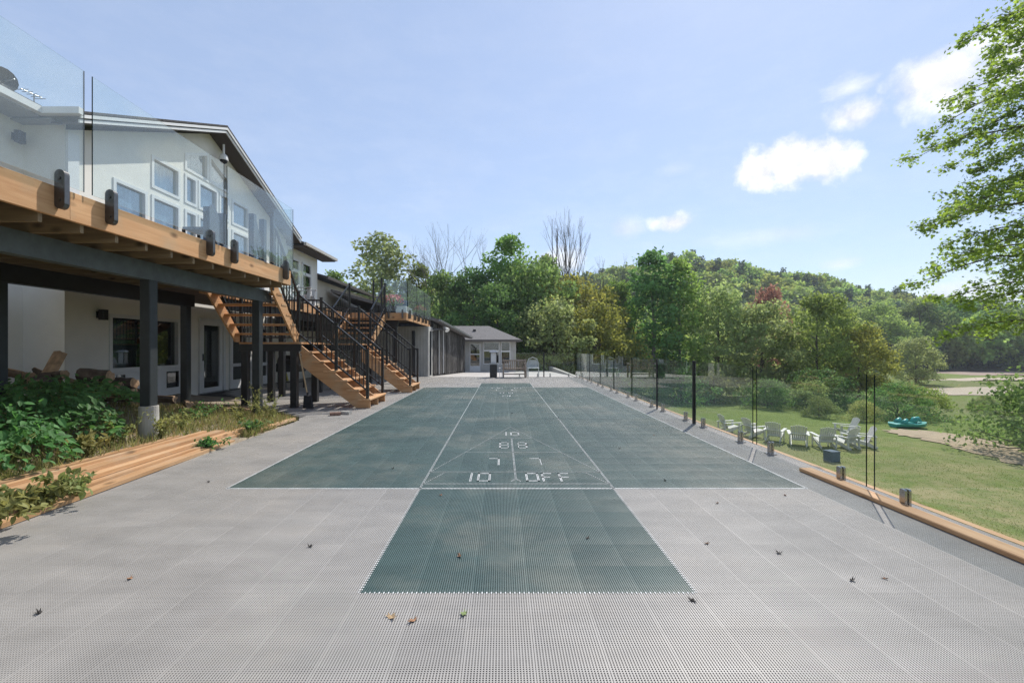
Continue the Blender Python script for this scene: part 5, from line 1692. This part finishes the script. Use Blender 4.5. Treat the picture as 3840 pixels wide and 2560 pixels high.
# bare and dead trees
for (x, y, h, r, dep, sp, stems, tr_, lab) in ((-5.0, 46, 11.0, .20, 6, .24, 4, .38, 'bare branched leafless tree with a wide fan of twigs'),
                                         (6.6, 47, 14.4, .24, 5, .17, 2, .37, 'tallest dead tree with forked bare trunk against the sky'),
                                         (5.0, 46, 12.6, .17, 2, .06, 1, .56, 'thin dead pole like trunk left of the forked dead tree'),
                                         (9.9, 47, 10.6, .24, 6, .30, 2, .34, 'shorter dead tree right of the tall dead trunks'),
                                         (12.0, 45, 8.6, .20, 5, .2, 2, .4, 'grey dead stems just left of the dense dark tree')):
    t = thing('dead_tree', (x, y, float(ground_z(x, y))), lab, 'tree', 'leafless dead trees')
    hh = h - float(ground_z(x, y))
    me = bare_tree('trunk', np.random.default_rng(int(x * 10) + 300), hh * .9, r, 'dead_wood', sp, dep, 0, stems, tr_)
    inst(me, 'trunk', t)

# shrubs along the lawn edge
SHR = [(19.2, 33.0, 1.9, 'bush_b', None, 'dark shrub at the left end of the lawn edge'), (21.6, 31.6, 2.0, 'bush_a', None, 'pale leafy shrub along the back of the lawn'),
       (17.0, 36.5, 2.4, 'bush_a', None, 'tall pale shrub behind the left lawn edge'), (23.6, 33.4, 2.6, 'bush_b', None, 'tall dark shrub behind the middle of the lawn edge'),
       (19.9, 28.6, 1.3, 'bush_a', 'leaf_weed', 'low yellowish shrub behind the chairs'), (21.6, 27.2, 1.2, 'bush_a', 'leaf_light', 'light shrub left of the turquoise boat'),
       (24.3, 28.0, 2.0, 'bush_b', None, 'dark shrub behind the turquoise boat'), (27.2, 29.0, 1.8, 'bush_a', 'leaf_green', 'green shrub right behind the turquoise boat'),
       (22.9, 18.6, 3.2, 'bush_b', 'leaf_dark_green', 'big dark glossy shrub at the right edge beside the path'), (26.0, 21.2, 2.8, 'bush_a', 'leaf_green', 'leafy shrub rising behind the big dark shrub'),
       (24.8, 17.6, 3.0, 'bush_b', 'leaf_dark_green', 'dark shrub at the right frame edge'), (33.0, 31.0, 1.1, 'bush_a', 'leaf_weed', 'yellow green marsh shrub beyond the boat'),
       (36, 40, 1.3, 'bush_a', 'leaf_light', 'isolated light shrub out in the marsh'),
       (40, 45, 1.3, 'bush_b', 'leaf_dark_green', 'small dark shrub in front of the sandy flat'),
       (11.0, 36.0, 2.6, 'bush_a', 'leaf_light', 'pale shrub seen through the middle of the glass fence'), (14.2, 36.0, 2.6, 'bush_b', None, 'dark shrub seen through the fence under the dense tree'),
       (8.2, 34.0, 2.6, 'bush_b', None, 'dark shrub beyond the far fence corner'), (5.2, 34.6, 2.9, 'bush_a', 'leaf_light', 'greyish shrub just right of the far cabin')]
for (x, y, h, k, mat, lab) in SHR:
    plant(k, x, y, h, lab, 'shrub', 'shrub', 'shrubs along the lawn edge', mat, 1.0)

# ------------------------------------------------------------------ wooded hill: one mass, crowns instanced over points
fcol = bpy.data.collections.new('forest_crowns')
rngf = np.random.default_rng(21)
for i, (h, rad, z0, nb, per, leaf, mat, shape) in enumerate(((9, 4.2, 2.2, 42, 26, .85, 'leaf_forest', 'round'), (10, 3.8, 2.5, 40, 26, .85, 'leaf_forest', 'round'), (8, 4.0, 1.6, 40, 26, .85, 'leaf_forest', 'round'), (11, 2.4, 1.0, 42, 22, .75, 'leaf_conifer', 'cone'))):
    me, C = crown('forest_crown', rngf, h, rad, z0, nb, per, leaf, mat, shape, clump=.30)
    fcol.objects.link(bpy.data.objects.new('forest_crown', me))
fp = []
while len(fp) < 3000:
    y = rngf.uniform(104, 245); x = rngf.uniform(-0.35 * y - 10, 1.35 * y)
    fp.append((x, y, float(hill_z(x, y)) - 0.4))
fm = bpy.data.meshes.new('forest'); fm.from_pydata(fp, [], [])
forest = bpy.data.objects.new('forest', fm); COL.objects.link(forest)
tag(forest, 'dense mixed forest covering the hill', 'forest', kind='stuff')


def forest_nodes():
    ng = bpy.data.node_groups.new('forest_scatter', 'GeometryNodeTree')
    ng.interface.new_socket('Geometry', in_out='INPUT', socket_type='NodeSocketGeometry')
    ng.interface.new_socket('Geometry', in_out='OUTPUT', socket_type='NodeSocketGeometry')
    N, L = ng.nodes.new, ng.links.new
    gi, go = N('NodeGroupInput'), N('NodeGroupOutput')
    ci = N('GeometryNodeCollectionInfo'); ci.inputs['Collection'].default_value = fcol
    ci.inputs['Separate Children'].default_value = True; ci.inputs['Reset Children'].default_value = True
    ip = N('GeometryNodeInstanceOnPoints'); ip.inputs['Pick Instance'].default_value = True
    ri = N('FunctionNodeRandomValue'); ri.data_type = 'INT'
    ri.inputs['Min'].default_value = 0; ri.inputs['Max'].default_value = 3
    for s in ri.inputs:
        if s.name == 'Min' and s.type == 'INT': s.default_value = 0
        if s.name == 'Max' and s.type == 'INT': s.default_value = 3
    oi = [s for s in ri.outputs if s.type == 'INT'][0]
    rr = N('FunctionNodeRandomValue'); rr.data_type = 'FLOAT_VECTOR'
    rr.inputs[0].default_value = (0, 0, 0); rr.inputs[1].default_value = (0, 0, 6.28); rr.inputs['Seed'].default_value = 3
    rs = N('FunctionNodeRandomValue'); rs.data_type = 'FLOAT'
    for s in rs.inputs:
        if s.name == 'Min' and s.type == 'VALUE': s.default_value = 0.7
        if s.name == 'Max' and s.type == 'VALUE': s.default_value = 1.25
    rs.inputs['Seed'].default_value = 9
    os_ = [s for s in rs.outputs if s.type == 'VALUE'][0]
    L(gi.outputs[0], ip.inputs['Points']); L(ci.outputs[0], ip.inputs['Instance'])
    L(oi, ip.inputs['Instance Index']); L(rr.outputs[0], ip.inputs['Rotation']); L(os_, ip.inputs['Scale'])
    L(ip.outputs[0], go.inputs[0])
    md = forest.modifiers.new('scatter', 'NODES'); md.node_group = ng


forest_nodes()

# ------------------------------------------------------------------ foreground maple at the right
maple = thing('maple_tree', (16.3, 10.6, float(ground_z(16.3, 10.6))), 'maple with layered leafy branches reaching in from the right edge', 'tree')
rm = np.random.default_rng(77)
mbk = MB()
bx0, by0 = 16.3, 10.6
zb = float(ground_z(bx0, by0))
mbk.tube([(bx0, by0, zb - .2), (bx0 + .05, by0, 0), (bx0 - .05, by0 + .05, 5), (bx0, by0, 10), (bx0 + .1, by0, 14)], [.26, .21, .15, .09, .02], 10)
LP, LF, LN = [], [], []
ga = 2.399963
for i in range(150):
    t = i / 149
    z = 2.15 + 11.0 * t
    az = i * ga
    Lb = (4.75 - 2.4 * max(0, t - .55) / .45) * rm.uniform(.84, 1.08)
    if t < .06: Lb *= .92
    d = Vector((math.cos(az), math.sin(az), 0)); p = Vector((bx0, by0, z - .35)); pts = [p.copy()]; rs = [.05]
    el = rm.uniform(.10, .32)
    nst = 9
    for sgm in range(nst):
        u = (sgm + 1) / nst
        dirv = (d + Vector((0, 0, el - .62 * u * u)) + Vector(rm.normal(size=3)) * .10).normalized()
        p = p + dirv * Lb / nst; pts.append(p.copy()); rs.append(.05 * (1 - u) + .006)
    mbk.tube(pts, rs, 5, False)
    for sgm in range(2, nst + 1):
        base = pts[sgm]
        for side in (-1, 1):
            for rep in range(2 if sgm < nst else 2):
                sd = (d * rm.uniform(.35, 1.0) + Vector((-d.y, d.x, 0)) * side * rm.uniform(.2, 1.0) + Vector((0, 0, rm.uniform(-.5, .4)))).normalized()
                tl = rm.uniform(.35, .95) * (1.15 - .55 * sgm / nst)
                e = base + sd * tl + Vector((0, 0, -.10 * tl))
                mbk.tube([base, base.lerp(e, .5) + Vector((0, 0, .03)), e], [.010, .007, .003], 3, False)
                nl = int((16 + 25 * tl) * (1.0 if e.x < bx0 - 0.6 else 0.22))
                for q in range(nl):
                    f = rm.uniform(.1, 1.05)
                    lp = base.lerp(e, f) + Vector(rm.normal(size=3)) * .085
                    LP.append(lp[:]); ld = sd + Vector(rm.normal(size=3)) * .75 + Vector((0, 0, -.55)); LF.append(ld[:])
                    LN.append((Vector((0, 0, 1)) + Vector(rm.normal(size=3)) * .55)[:])
LP, LF, LN = np.array(LP), np.array(LF), np.array(LN)
off = np.array(maple.location)
me = leaf_mesh('crown', LP - off, LF, LN, .100 * (0.6 + .7 * rm.random(len(LP))), (LEAF_MAPLE_V, LEAF_MAPLE_F), 'leaf_maple')
inst(me, 'crown', maple)
tr = bpy.data.meshes.new('trunk'); tr.from_pydata([(a - off[0], b - off[1], c_ - off[2]) for a, b, c_ in mbk.v], [], mbk.f); tr.materials.append(MATS['bark'])
inst(tr, 'trunk', maple)

# ------------------------------------------------------------------ planting bed at the left
def bed_z(x, y):
    x = np.asarray(x, float); y = np.asarray(y, float)
    d = -3.70 - x
    b = 0.02 + 0.10 * smooth01(d / 0.8) + 0.50 * smooth01((d - 1.3) / 2.0) * smooth01((8.9 - y) / 2.2)
    lim = 8.35 + (-3.78 - x) * 1.12
    f = smooth01((lim - y) / 2.2)
    z = b * f + 0.02 * np.sin(x * 5 + 1) * np.sin(y * 4.2) * smooth01(d / .4) * f
    return np.where((d > 0) & (y < lim), z + 0.006, -0.03)


bm2 = grid_mesh('planting_bed', np.linspace(-9.42, -3.60, 90), np.linspace(-2.0, 12.2, 190), bed_z, 'bed_soil')
bed = inst(bm2, 'planting_bed'); tag(bed, 'rough weedy earth bank under the raised deck', 'ground', kind='structure')
edging = MB().beam((-3.72, 8.30, .03), (-5.2, 9.75, .03), .04, .07).build('bed_edging', 'paint_black', None, origin=(-4.4, 9, 0))
tag(edging, 'thin dark edging board at the far corner of the weedy bed', 'edging')

LUM = [((-3.69, 1.6), (-3.79, 6.35), .022, .13, .035, 'lowest pale board of the lumber beside the grey tiles'),
       ((-3.85, 1.5), (-3.885, 6.9), .045, .085, .035, 'second board from the tiles in the fanned lumber'),
       ((-3.955, 1.6), (-3.955, 7.0), .085, .085, .035, 'third board from the tiles, raised a little above its neighbours'),
       ((-4.065, 1.4), (-4.01, 6.95), .075, .085, .035, 'fourth board from the tiles in the fanned lumber'),
       ((-4.205, 1.5), (-4.09, 6.6), .112, .14, .038, 'widest board in the middle of the fanned lumber'),
       ((-4.325, 1.7), (-4.18, 6.4), .140, .06, .035, 'narrowest board lying beside the widest one'),
       ((-4.40, 1.6), (-4.25, 6.15), .120, .06, .035, 'next to last narrow board toward the weeds'),
       ((-4.495, 1.5), (-4.33, 6.1), .135, .085, .035, 'board furthest from the tiles in the fanned lumber'),
       ((-3.80, 7.05), (-3.74, 8.15), .05, .10, .035, 'short offcut lying beyond the end of the long boards')]
for (a, b, z, w, h, lab) in LUM:
    o = MB().beam((a[0], a[1], z), (b[0], b[1], z + .005), w, h).build('lumber_board', 'lumber', None, origin=((a[0] + b[0]) / 2, (a[1] + b[1]) / 2, z - h / 2))
    tag(o, lab, 'board', 'cedar boards laid along the edge of the bed')


def log_mesh(seed, split):
    rg = np.random.default_rng(seed); mb = MB(); n = 12; L_ = .42
    rad = [.11 * (1 + .10 * rg.normal()) for _ in range(n)]
    for i, yy in enumerate((-L_ / 2, -L_ / 6, L_ / 6, L_ / 2)):
        for k in range(n):
            t = 2 * math.pi * k / n; r_ = rad[k] * (1 + .05 * rg.normal())
            xx, zz = r_ * math.cos(t), r_ * math.sin(t)
            if split and zz > .015: zz = .015 + .012 * rg.normal() * .5
            mb.v.append((xx, yy + .01 * rg.normal(), zz))
    for i in range(3):
        for k in range(n):
            k2 = (k + 1) % n
            mb.f.append((i * n + k, i * n + k2, (i + 1) * n + k2, (i + 1) * n + k)); mb.m.append(1 if split and (k < n / 2) else 0)
    mb.f.append(tuple(range(n - 1, -1, -1))); mb.m.append(1); mb.f.append(tuple(range(3 * n, 4 * n))); mb.m.append(1)
    return mb.mesh('firewood_log', mats=('log_bark', 'log_split'))


LOGM = [log_mesh(1, True), log_mesh(2, False), log_mesh(3, True)]
LOGS = [(-7.35, 7.45, 1.06, 60, 10, 20, 2, 1.25, 'split log standing tilted on top of the firewood pile'),
        (-7.75, 7.30, .93, 8, 30, 80, 0, 1.3, 'pale split log lying flat behind the brambles on the pile'),
        (-8.15, 7.25, 1.02, 0, 0, 40, 1, 1.4, 'thick dark barked log at the far left top of the pile'),
        (-8.30, 7.00, .82, 10, 0, 20, 0, 1.3, 'split log with orange end grain at the far left of the pile'),
        (-6.75, 7.55, .86, 5, 20, 95, 1, 1.35, 'long barked log at the right shoulder of the pile'),
        (-6.45, 7.75, .72, 0, 15, 85, 1, 1.2, 'dark barked log lower on the right shoulder of the pile'),
        (-6.15, 7.70, .62, 12, 25, 75, 0, 1.25, 'pale split log sliding off the right side of the pile'),
        (-5.95, 7.95, .48, 4, 10, 100, 2, 1.2, 'split log at the right foot of the pile before the window'),
        (-6.65, 7.25, .68, 0, 0, 60, 1, 1.2, 'barked log half hidden by brambles under the pile shoulder'),
        (-7.20, 7.10, .80, 8, 10, 30, 1, 1.3, 'barked log under the tilted one in the pile'),
        (-7.70, 6.95, .70, 0, 0, 75, 0, 1.2, 'split log low in the pile behind the bramble leaves'),
        (-5.75, 8.35, .33, 0, 20, 40, 2, 1.0, 'small split piece beside the concrete pier of the deck'),
        (-6.05, 8.95, .22, 5, 0, 70, 0, 1.15, 'split log lying right of the round pier in the weeds'),
        (-5.80, 9.10, .16, 0, 10, 110, 2, 1.1, 'reddish split log beside the black inner post'),
        (-5.15, 9.00, .13, 0, 12, 60, 0, 1.25, 'pale split log lying alone in the weeds before the patio'),
        (-5.30, 9.15, .12, 0, -10, 120, 2, 1.1, 'second split log crossing the lone pale one in the weeds')]
for (x, y, z, rx, ry, rz, k, s, lab) in LOGS:
    o = inst(LOGM[k], 'firewood_log', None, (x, y, z), (R(rx), R(ry), R(rz)), (s * .66, s * .85, s * .66)); tag(o, lab, 'log', 'firewood logs tipped under the deck')


rl = np.random.default_rng(90)
for i in range(24):
    x = rl.uniform(-8.3, -6.0); y = 7.45 + rl.uniform(-.25, .35); top = .46 + .42 * (-6.0 - x) / 2.3
    o = inst(LOGM[i % 3], 'firewood_log', None, (x, y, top * rl.uniform(.72, 1.12) + .12), (R(rl.uniform(-25, 25)), R(rl.uniform(-40, 40)), rl.uniform(0, 6.28)), (.66, .95, .66))
    tag(o, 'short split piece tumbled among the heap of firewood under the deck', 'log', 'firewood logs tipped under the deck')


def bramble(x, y, r, h, n, label, mat='leaf_bramble', seed=1, size=.095):
    rg = np.random.default_rng(seed)
    z = float(bed_z(x, y))
    t = thing('bramble_bush', (x, y, z), label, 'bush')
    a = rg.random(n) * 2 * np.pi; rr = r * np.sqrt(rg.random(n)); u = rg.random(n)
    hh = h * np.sqrt(np.clip(1 - (rr / (r * 1.02)) ** 2, 0, 1)) * (0.45 + .55 * u ** .6)
    hh *= 1 + .22 * np.sin(a * 3 + rr * 5 + seed)
    pos = np.stack([rr * np.cos(a), rr * np.sin(a), hh], 1) + rg.normal(size=(n, 3)) * .03
    outd = np.stack([np.cos(a), np.sin(a), np.zeros(n)], 1)
    fwd = outd + rg.normal(size=(n, 3)) * .6 + np.array([.25, -.3, -.35])
    nrm = np.array([.25, -.25, 1.0]) + rg.normal(size=(n, 3)) * .38 + outd * .35
    inst(leaf_mesh('foliage', pos, fwd, nrm, size * (.4 + 1.0 * rg.random(n) ** 1.5), LEAF_FOLD, mat), 'foliage', t)
    mb = MB()
    for i in range(26):
        j = rg.integers(n); e = Vector(pos[j]); b = Vector((rg.normal() * r * .25, rg.normal() * r * .25, -.02))
        mb.tube([b, b.lerp(e, .5) + Vector((0, 0, .12)), e], [.007, .005, .003], 4, False)
    me = mb.mesh('stem', mats=('leaf_weed',)); inst(me, 'stem', t)


bramble(-6.35, 6.25, 1.1, .36, 1700, 'large dark green bramble in front of the firewood pile', seed=3)
bramble(-5.40, 5.25, .78, .66, 1500, 'dark green bramble spilling towards the round pier', seed=4)
bramble(-4.85, 4.35, .55, .62, 700, 'sunlit pale bramble at the left frame edge above the lumber', 'leaf_bramble', 5)
bramble(-7.4, 5.4, .9, .5, 1000, 'bramble in deep shade at the far left under the deck', seed=6)
bramble(-5.9, 4.0, .8, .8, 900, 'bramble left of the sunlit one mostly out of the frame', seed=8)


def weed(x, y, h, r, label, mat='leaf_weed', seed=1, n=140, size=.05, z=None):
    rg = np.random.default_rng(seed)
    t = thing('weed', (x, y, (float(bed_z(x, y)) if z is None else z)), label, 'weed', 'weeds growing along the lumber')
    ns = 7; P, Fw, Nn = [], [], []; mb = MB()
    for s in range(ns):
        e = Vector((rg.normal() * r, rg.normal() * r, h * rg.uniform(.6, 1.1))); m = Vector((e.x * .4, e.y * .4, e.z * .6))
        mb.tube([(0, 0, -.02), m, e], [.005, .004, .002], 4, False)
        for q in range(n // ns):
            f = rg.uniform(.2, 1.05); p = m.lerp(e, (f - .5) * 2) if f > .5 else Vector((0, 0, 0)).lerp(m, f * 2)
            P.append((p + Vector(rg.normal(size=3)) * .02)[:]); Fw.append((Vector(rg.normal(size=3)) + Vector((0, 0, .1)))[:]); Nn.append((Vector((0, 0, 1)) + Vector(rg.normal(size=3)) * .4)[:])
    inst(leaf_mesh('foliage', np.array(P), np.array(Fw), np.array(Nn), size * (.6 + .7 * rg.random(len(P))), LEAF_FOLD, mat), 'foliage', t)
    inst(mb.mesh('stem', mats=('leaf_weed',)), 'stem', t)


WEEDS = [(-3.80, 4.05, .16, .15, 'leafy weed draped over the lumber a little further from the left edge', .06, 'leaf_weed'), (-3.74, 3.72, .13, .15, 'spreading weed on the tiles below the draped one', .06, 'leaf_weed'),
         (-3.86, 3.55, .20, .17, 'leafy weed spilling over the near end of the lumber onto the tiles', .07, 'leaf_weed'), (-3.68, 3.22, .17, .17, 'lowest leafy weed at the left frame edge over the tiles', .07, 'leaf_weed'),
         (-4.55, 5.0, .26, .14, 'bright yellow green weed behind the middle of the lumber', .06, 'leaf_weed'), (-4.75, 5.6, .40, .16, 'tall pale weed left of the round pier', .045, 'leaf_weed'),
         (-4.45, 5.95, .36, .14, 'pale weed right at the foot of the round pier', .04, 'leaf_weed'), (-4.25, 7.4, .34, .20, 'bushy weed beside the far end of the boards', .04, 'leaf_weed'),
         (-4.05, 8.0, .42, .22, 'tall flowering weed at the far corner of the bed', .035, 'leaf_weed'), (-4.45, 8.3, .55, .20, 'tallest pale weed growing against the slate post', .035, 'leaf_weed'),
         (-5.1, 4.75, .30, .18, 'weed between the two nearer brambles', .05, 'leaf_weed'), (-4.62, 6.6, .28, .18, 'low weed just beyond the round pier', .04, 'leaf_weed'),
         (-3.80, 5.9, .07, .12, 'flat green weed creeping onto the tiles beside the lowest board', .045, 'leaf_bramble'), (-3.78, 6.9, .16, .16, 'leafy weed beside the short offcut', .05, 'leaf_bramble'),
         (-5.0, 7.6, .22, .2, 'low green weed in front of the lone split logs', .045, 'leaf_bramble')]
for i, (x, y, h, r, lab, sz, mt) in enumerate(WEEDS):
    weed(x, y, h, r, lab, mt, 40 + i, 230, sz * 1.15, z=.05 if x > -3.87 else None)

# loose grass and ground cover on the bank
rg = np.random.default_rng(8)
n = 24000
x = -3.72 - 3.2 * rg.random(n) ** 1.7; y = rg.uniform(1.5, 9.6, n)
keep = (y < 8.3 + (-3.78 - x) * 1.1) & ~((x > -4.5 + .07 * (y - 3)) & (y < 6.6) & (x < -3.6)); x, y = x[keep], y[keep]; n = len(x)
pos = np.stack([x, y, bed_z(x, y) - .005], 1)
fwd = rg.normal(size=(n, 3)) * .45 + np.array([0, 0, 1.0])
half = n // 2
inst(leaf_mesh('weeds', pos[:half], fwd[:half], rg.normal(size=(half, 3)), .07 + .10 * rg.random(half), LEAF_BLADE, 'leaf_weed'), 'weeds')
inst(leaf_mesh('dry_grass', pos[half:], fwd[half:], rg.normal(size=(n - half, 3)), .05 + .10 * rg.random(n - half), LEAF_BLADE, 'leaf_drygrass'), 'dry_grass')
tag(bpy.data.objects['weeds'], 'green weeds sprouting all over the bank', 'weeds', kind='stuff'); tag(bpy.data.objects['dry_grass'], 'straw coloured grass all over the bank', 'grass', kind='stuff')
n = 70000
y = 7 + 28 * rg.random(n) ** 1.4; x = 4.4 + rg.random(n) * (1.2 * y - 3)
d1 = ((x - 20.6) ** 2 / 7 + (y - 19) ** 2 / 40) < 1
keep = ~d1 & (x < 30); x, y = x[keep], y[keep]; n = len(x)
pos = np.stack([x, y, ground_z(x, y) - .01], 1)
gl = inst(leaf_mesh('lawn_grass', pos, rg.normal(size=(n, 3)) * .55 + np.array([0, 0, 1.0]), rg.normal(size=(n, 3)), .03 + .045 * rg.random(n), (LEAF_BLADE[0] * np.array([2.2, 1, 1]), LEAF_BLADE[1]), 'leaf_lawn'), 'lawn_grass')
tag(gl, 'short mown grass of the lawn', 'grass', kind='stuff')

# planters on the balcony
def flowers(x, y, z, r, label, seed, pot=True):
    rg = np.random.default_rng(seed)
    t = thing('flower_planter', (x, y, z), label, 'planter')
    MB().prism([(-.17 + x, -.17 + y), (.17 + x, -.17 + y), (.17 + x, .17 + y), (-.17 + x, .17 + y)], 2, z, z + .42).build('pot', 'rubber', t)
    n = 420; d = rand_dirs(n, rg); d[:, 2] = np.abs(d[:, 2]); p = d * r * (rg.random((n, 1)) ** .3) * np.array([1, 1, .8]) + np.array([0, 0, .44])
    inst(leaf_mesh('petal_cluster', p, rand_dirs(n, rg), d + rand_dirs(n, rg) * .6, .07 + .04 * rg.random(n), LEAF_QUAD, 'petal'), 'petals', t)
    p2 = d * r * .85 * np.array([1, 1, .55]) + np.array([0, 0, .40])
    inst(leaf_mesh('foliage', p2, rand_dirs(n, rg), d, .08 + .04 * rg.random(n), LEAF_QUAD, 'leaf_green'), 'foliage', t)


flowers(-4.14, 17.3, 2.562, .44, 'dark pot overflowing with coral red flowers behind the balcony glass', 5)
flowers(-3.72, 20.6, 2.562, .26, 'smaller pot of faded red flowers at the far end of the balcony', 6)

# fallen leaves on the tiles
def dead_leaf(seed, curl):
    rg = np.random.default_rng(seed)
    V = LEAF_MAPLE_V.copy(); V[:, 1] -= .45
    V[:, 2] = curl * (V[:, 0] ** 2 * 1.6 + (V[:, 1]) ** 2 * .9) + .03 * rg.normal(size=len(V))
    V[:, 2] -= V[:, 2].min()
    return V, LEAF_MAPLE_F


LEAVES = [(-.545, 2.245, .115, 'leaf_tan', 'tan curled leaf on the near grey tiles, left one of the pair'), (-.435, 2.215, .10, 'leaf_dead', 'reddish brown curled leaf touching the tan one on the near tiles'),
          (-.19, 2.27, .10, 'leaf_fresh', 'green leaf lying on the near grey tiles below the court'), (-.27, 2.90, .085, 'leaf_dead', 'rust red leaf lying on the near green tiles'),
          (.60, 3.18, .075, 'leaf_dark', 'dark leaf on the right half of the near green tiles'), (1.00, 2.39, .08, 'leaf_dark', 'dark thin twig like leaf near the right corner of the green tiles'),
          (1.84, 3.89, .075, 'leaf_dead', 'brown leaf on the grey tiles right of the near lane')]
for i, (x, y, s, mt, lab) in enumerate(LEAVES):
    V, F = dead_leaf(i, .5); o = inst(mesh_np('fallen_leaf', V * s * .62, F, mt), 'fallen_leaf', None, (x, y, .002), (R(random.uniform(-12, 12)), R(random.uniform(-12, 12)), random.uniform(0, 6.28)), (1, .62, 1))
    tag(o, lab, 'leaf', 'fallen leaves on the court')
SMALL = [(1.39, 3.09, 'tiny leaf scrap on the grey tiles just right of the near green lane'), (1.79, 2.945, 'tiny leaf scrap on the grey tiles well right of the near green lane'),
         (2.0, 2.6, 'left one of two tiny scraps near the right frame edge'), (2.2, 2.62, 'right one of two tiny scraps near the right frame edge'),
         (-1.28, 3.04, 'tiny leaf scrap on the grey tiles left of the near green lane'), (-2.32, 2.28, 'tiny dark scrap nearest the left frame edge'),
         (-2.14, 2.62, 'tiny scrap above the one nearest the left frame edge'), (1.55, 6.0, 'tiny scrap on the right green wing level with the painted eights'),
         (1.63, 4.55, 'tiny scrap on the right green wing close to the base line'), (-.55, 4.1, 'tiny scrap in the corner where base line meets the left lane edge'),
         (.34, 6.2, 'tiny scrap beside the right painted eight'), (1.06, 8.6, 'tiny scrap on the right lane line beyond the triangle'),
         (2.3, 6.9, 'tiny scrap near the right court boundary'), (-1.2, 5.0, 'tiny scrap on the left green wing'),
         (.2, 9.2, 'tiny scrap in the lane beyond the triangle tip'), (2.55, 4.1, 'tiny scrap just below the right end of the base line'), (-2.9, 4.5, 'tiny scrap on the grey strip left of the court corner')]
V, F = dead_leaf(50, 1.1); sm = mesh_np('fallen_leaf', V * .045, F, 'leaf_dark'); V, F = dead_leaf(51, .7); sm2 = mesh_np('fallen_leaf', V * .04, F, 'leaf_dead')
for i, (x, y, lab) in enumerate(SMALL):
    o = inst(sm if i % 3 else sm2, 'fallen_leaf', None, (x, y, .002), (0, 0, random.uniform(0, 6.28)), (1, random.uniform(.4, .9), 1))
    tag(o, lab, 'leaf', 'tiny leaf scraps on the court')

# ------------------------------------------------------------------ thin summer haze over the whole place
m, nt, N, L = nodes_of('haze_air')
vo = N('ShaderNodeVolumePrincipled'); vo.inputs['Color'].default_value = (0.86, 0.91, 1.0, 1); vo.inputs['Density'].default_value = 0.0005; vo.inputs['Anisotropy'].default_value = 0.2
ou = N('ShaderNodeOutputMaterial'); L(vo.outputs[0], ou.inputs['Volume'])
hz = MB().box(-520, 920, -320, 1520, -9, 48).build('haze', 'haze_air')
tag(hz, 'thin pale haze lying over the far hill', 'haze', kind='stuff')
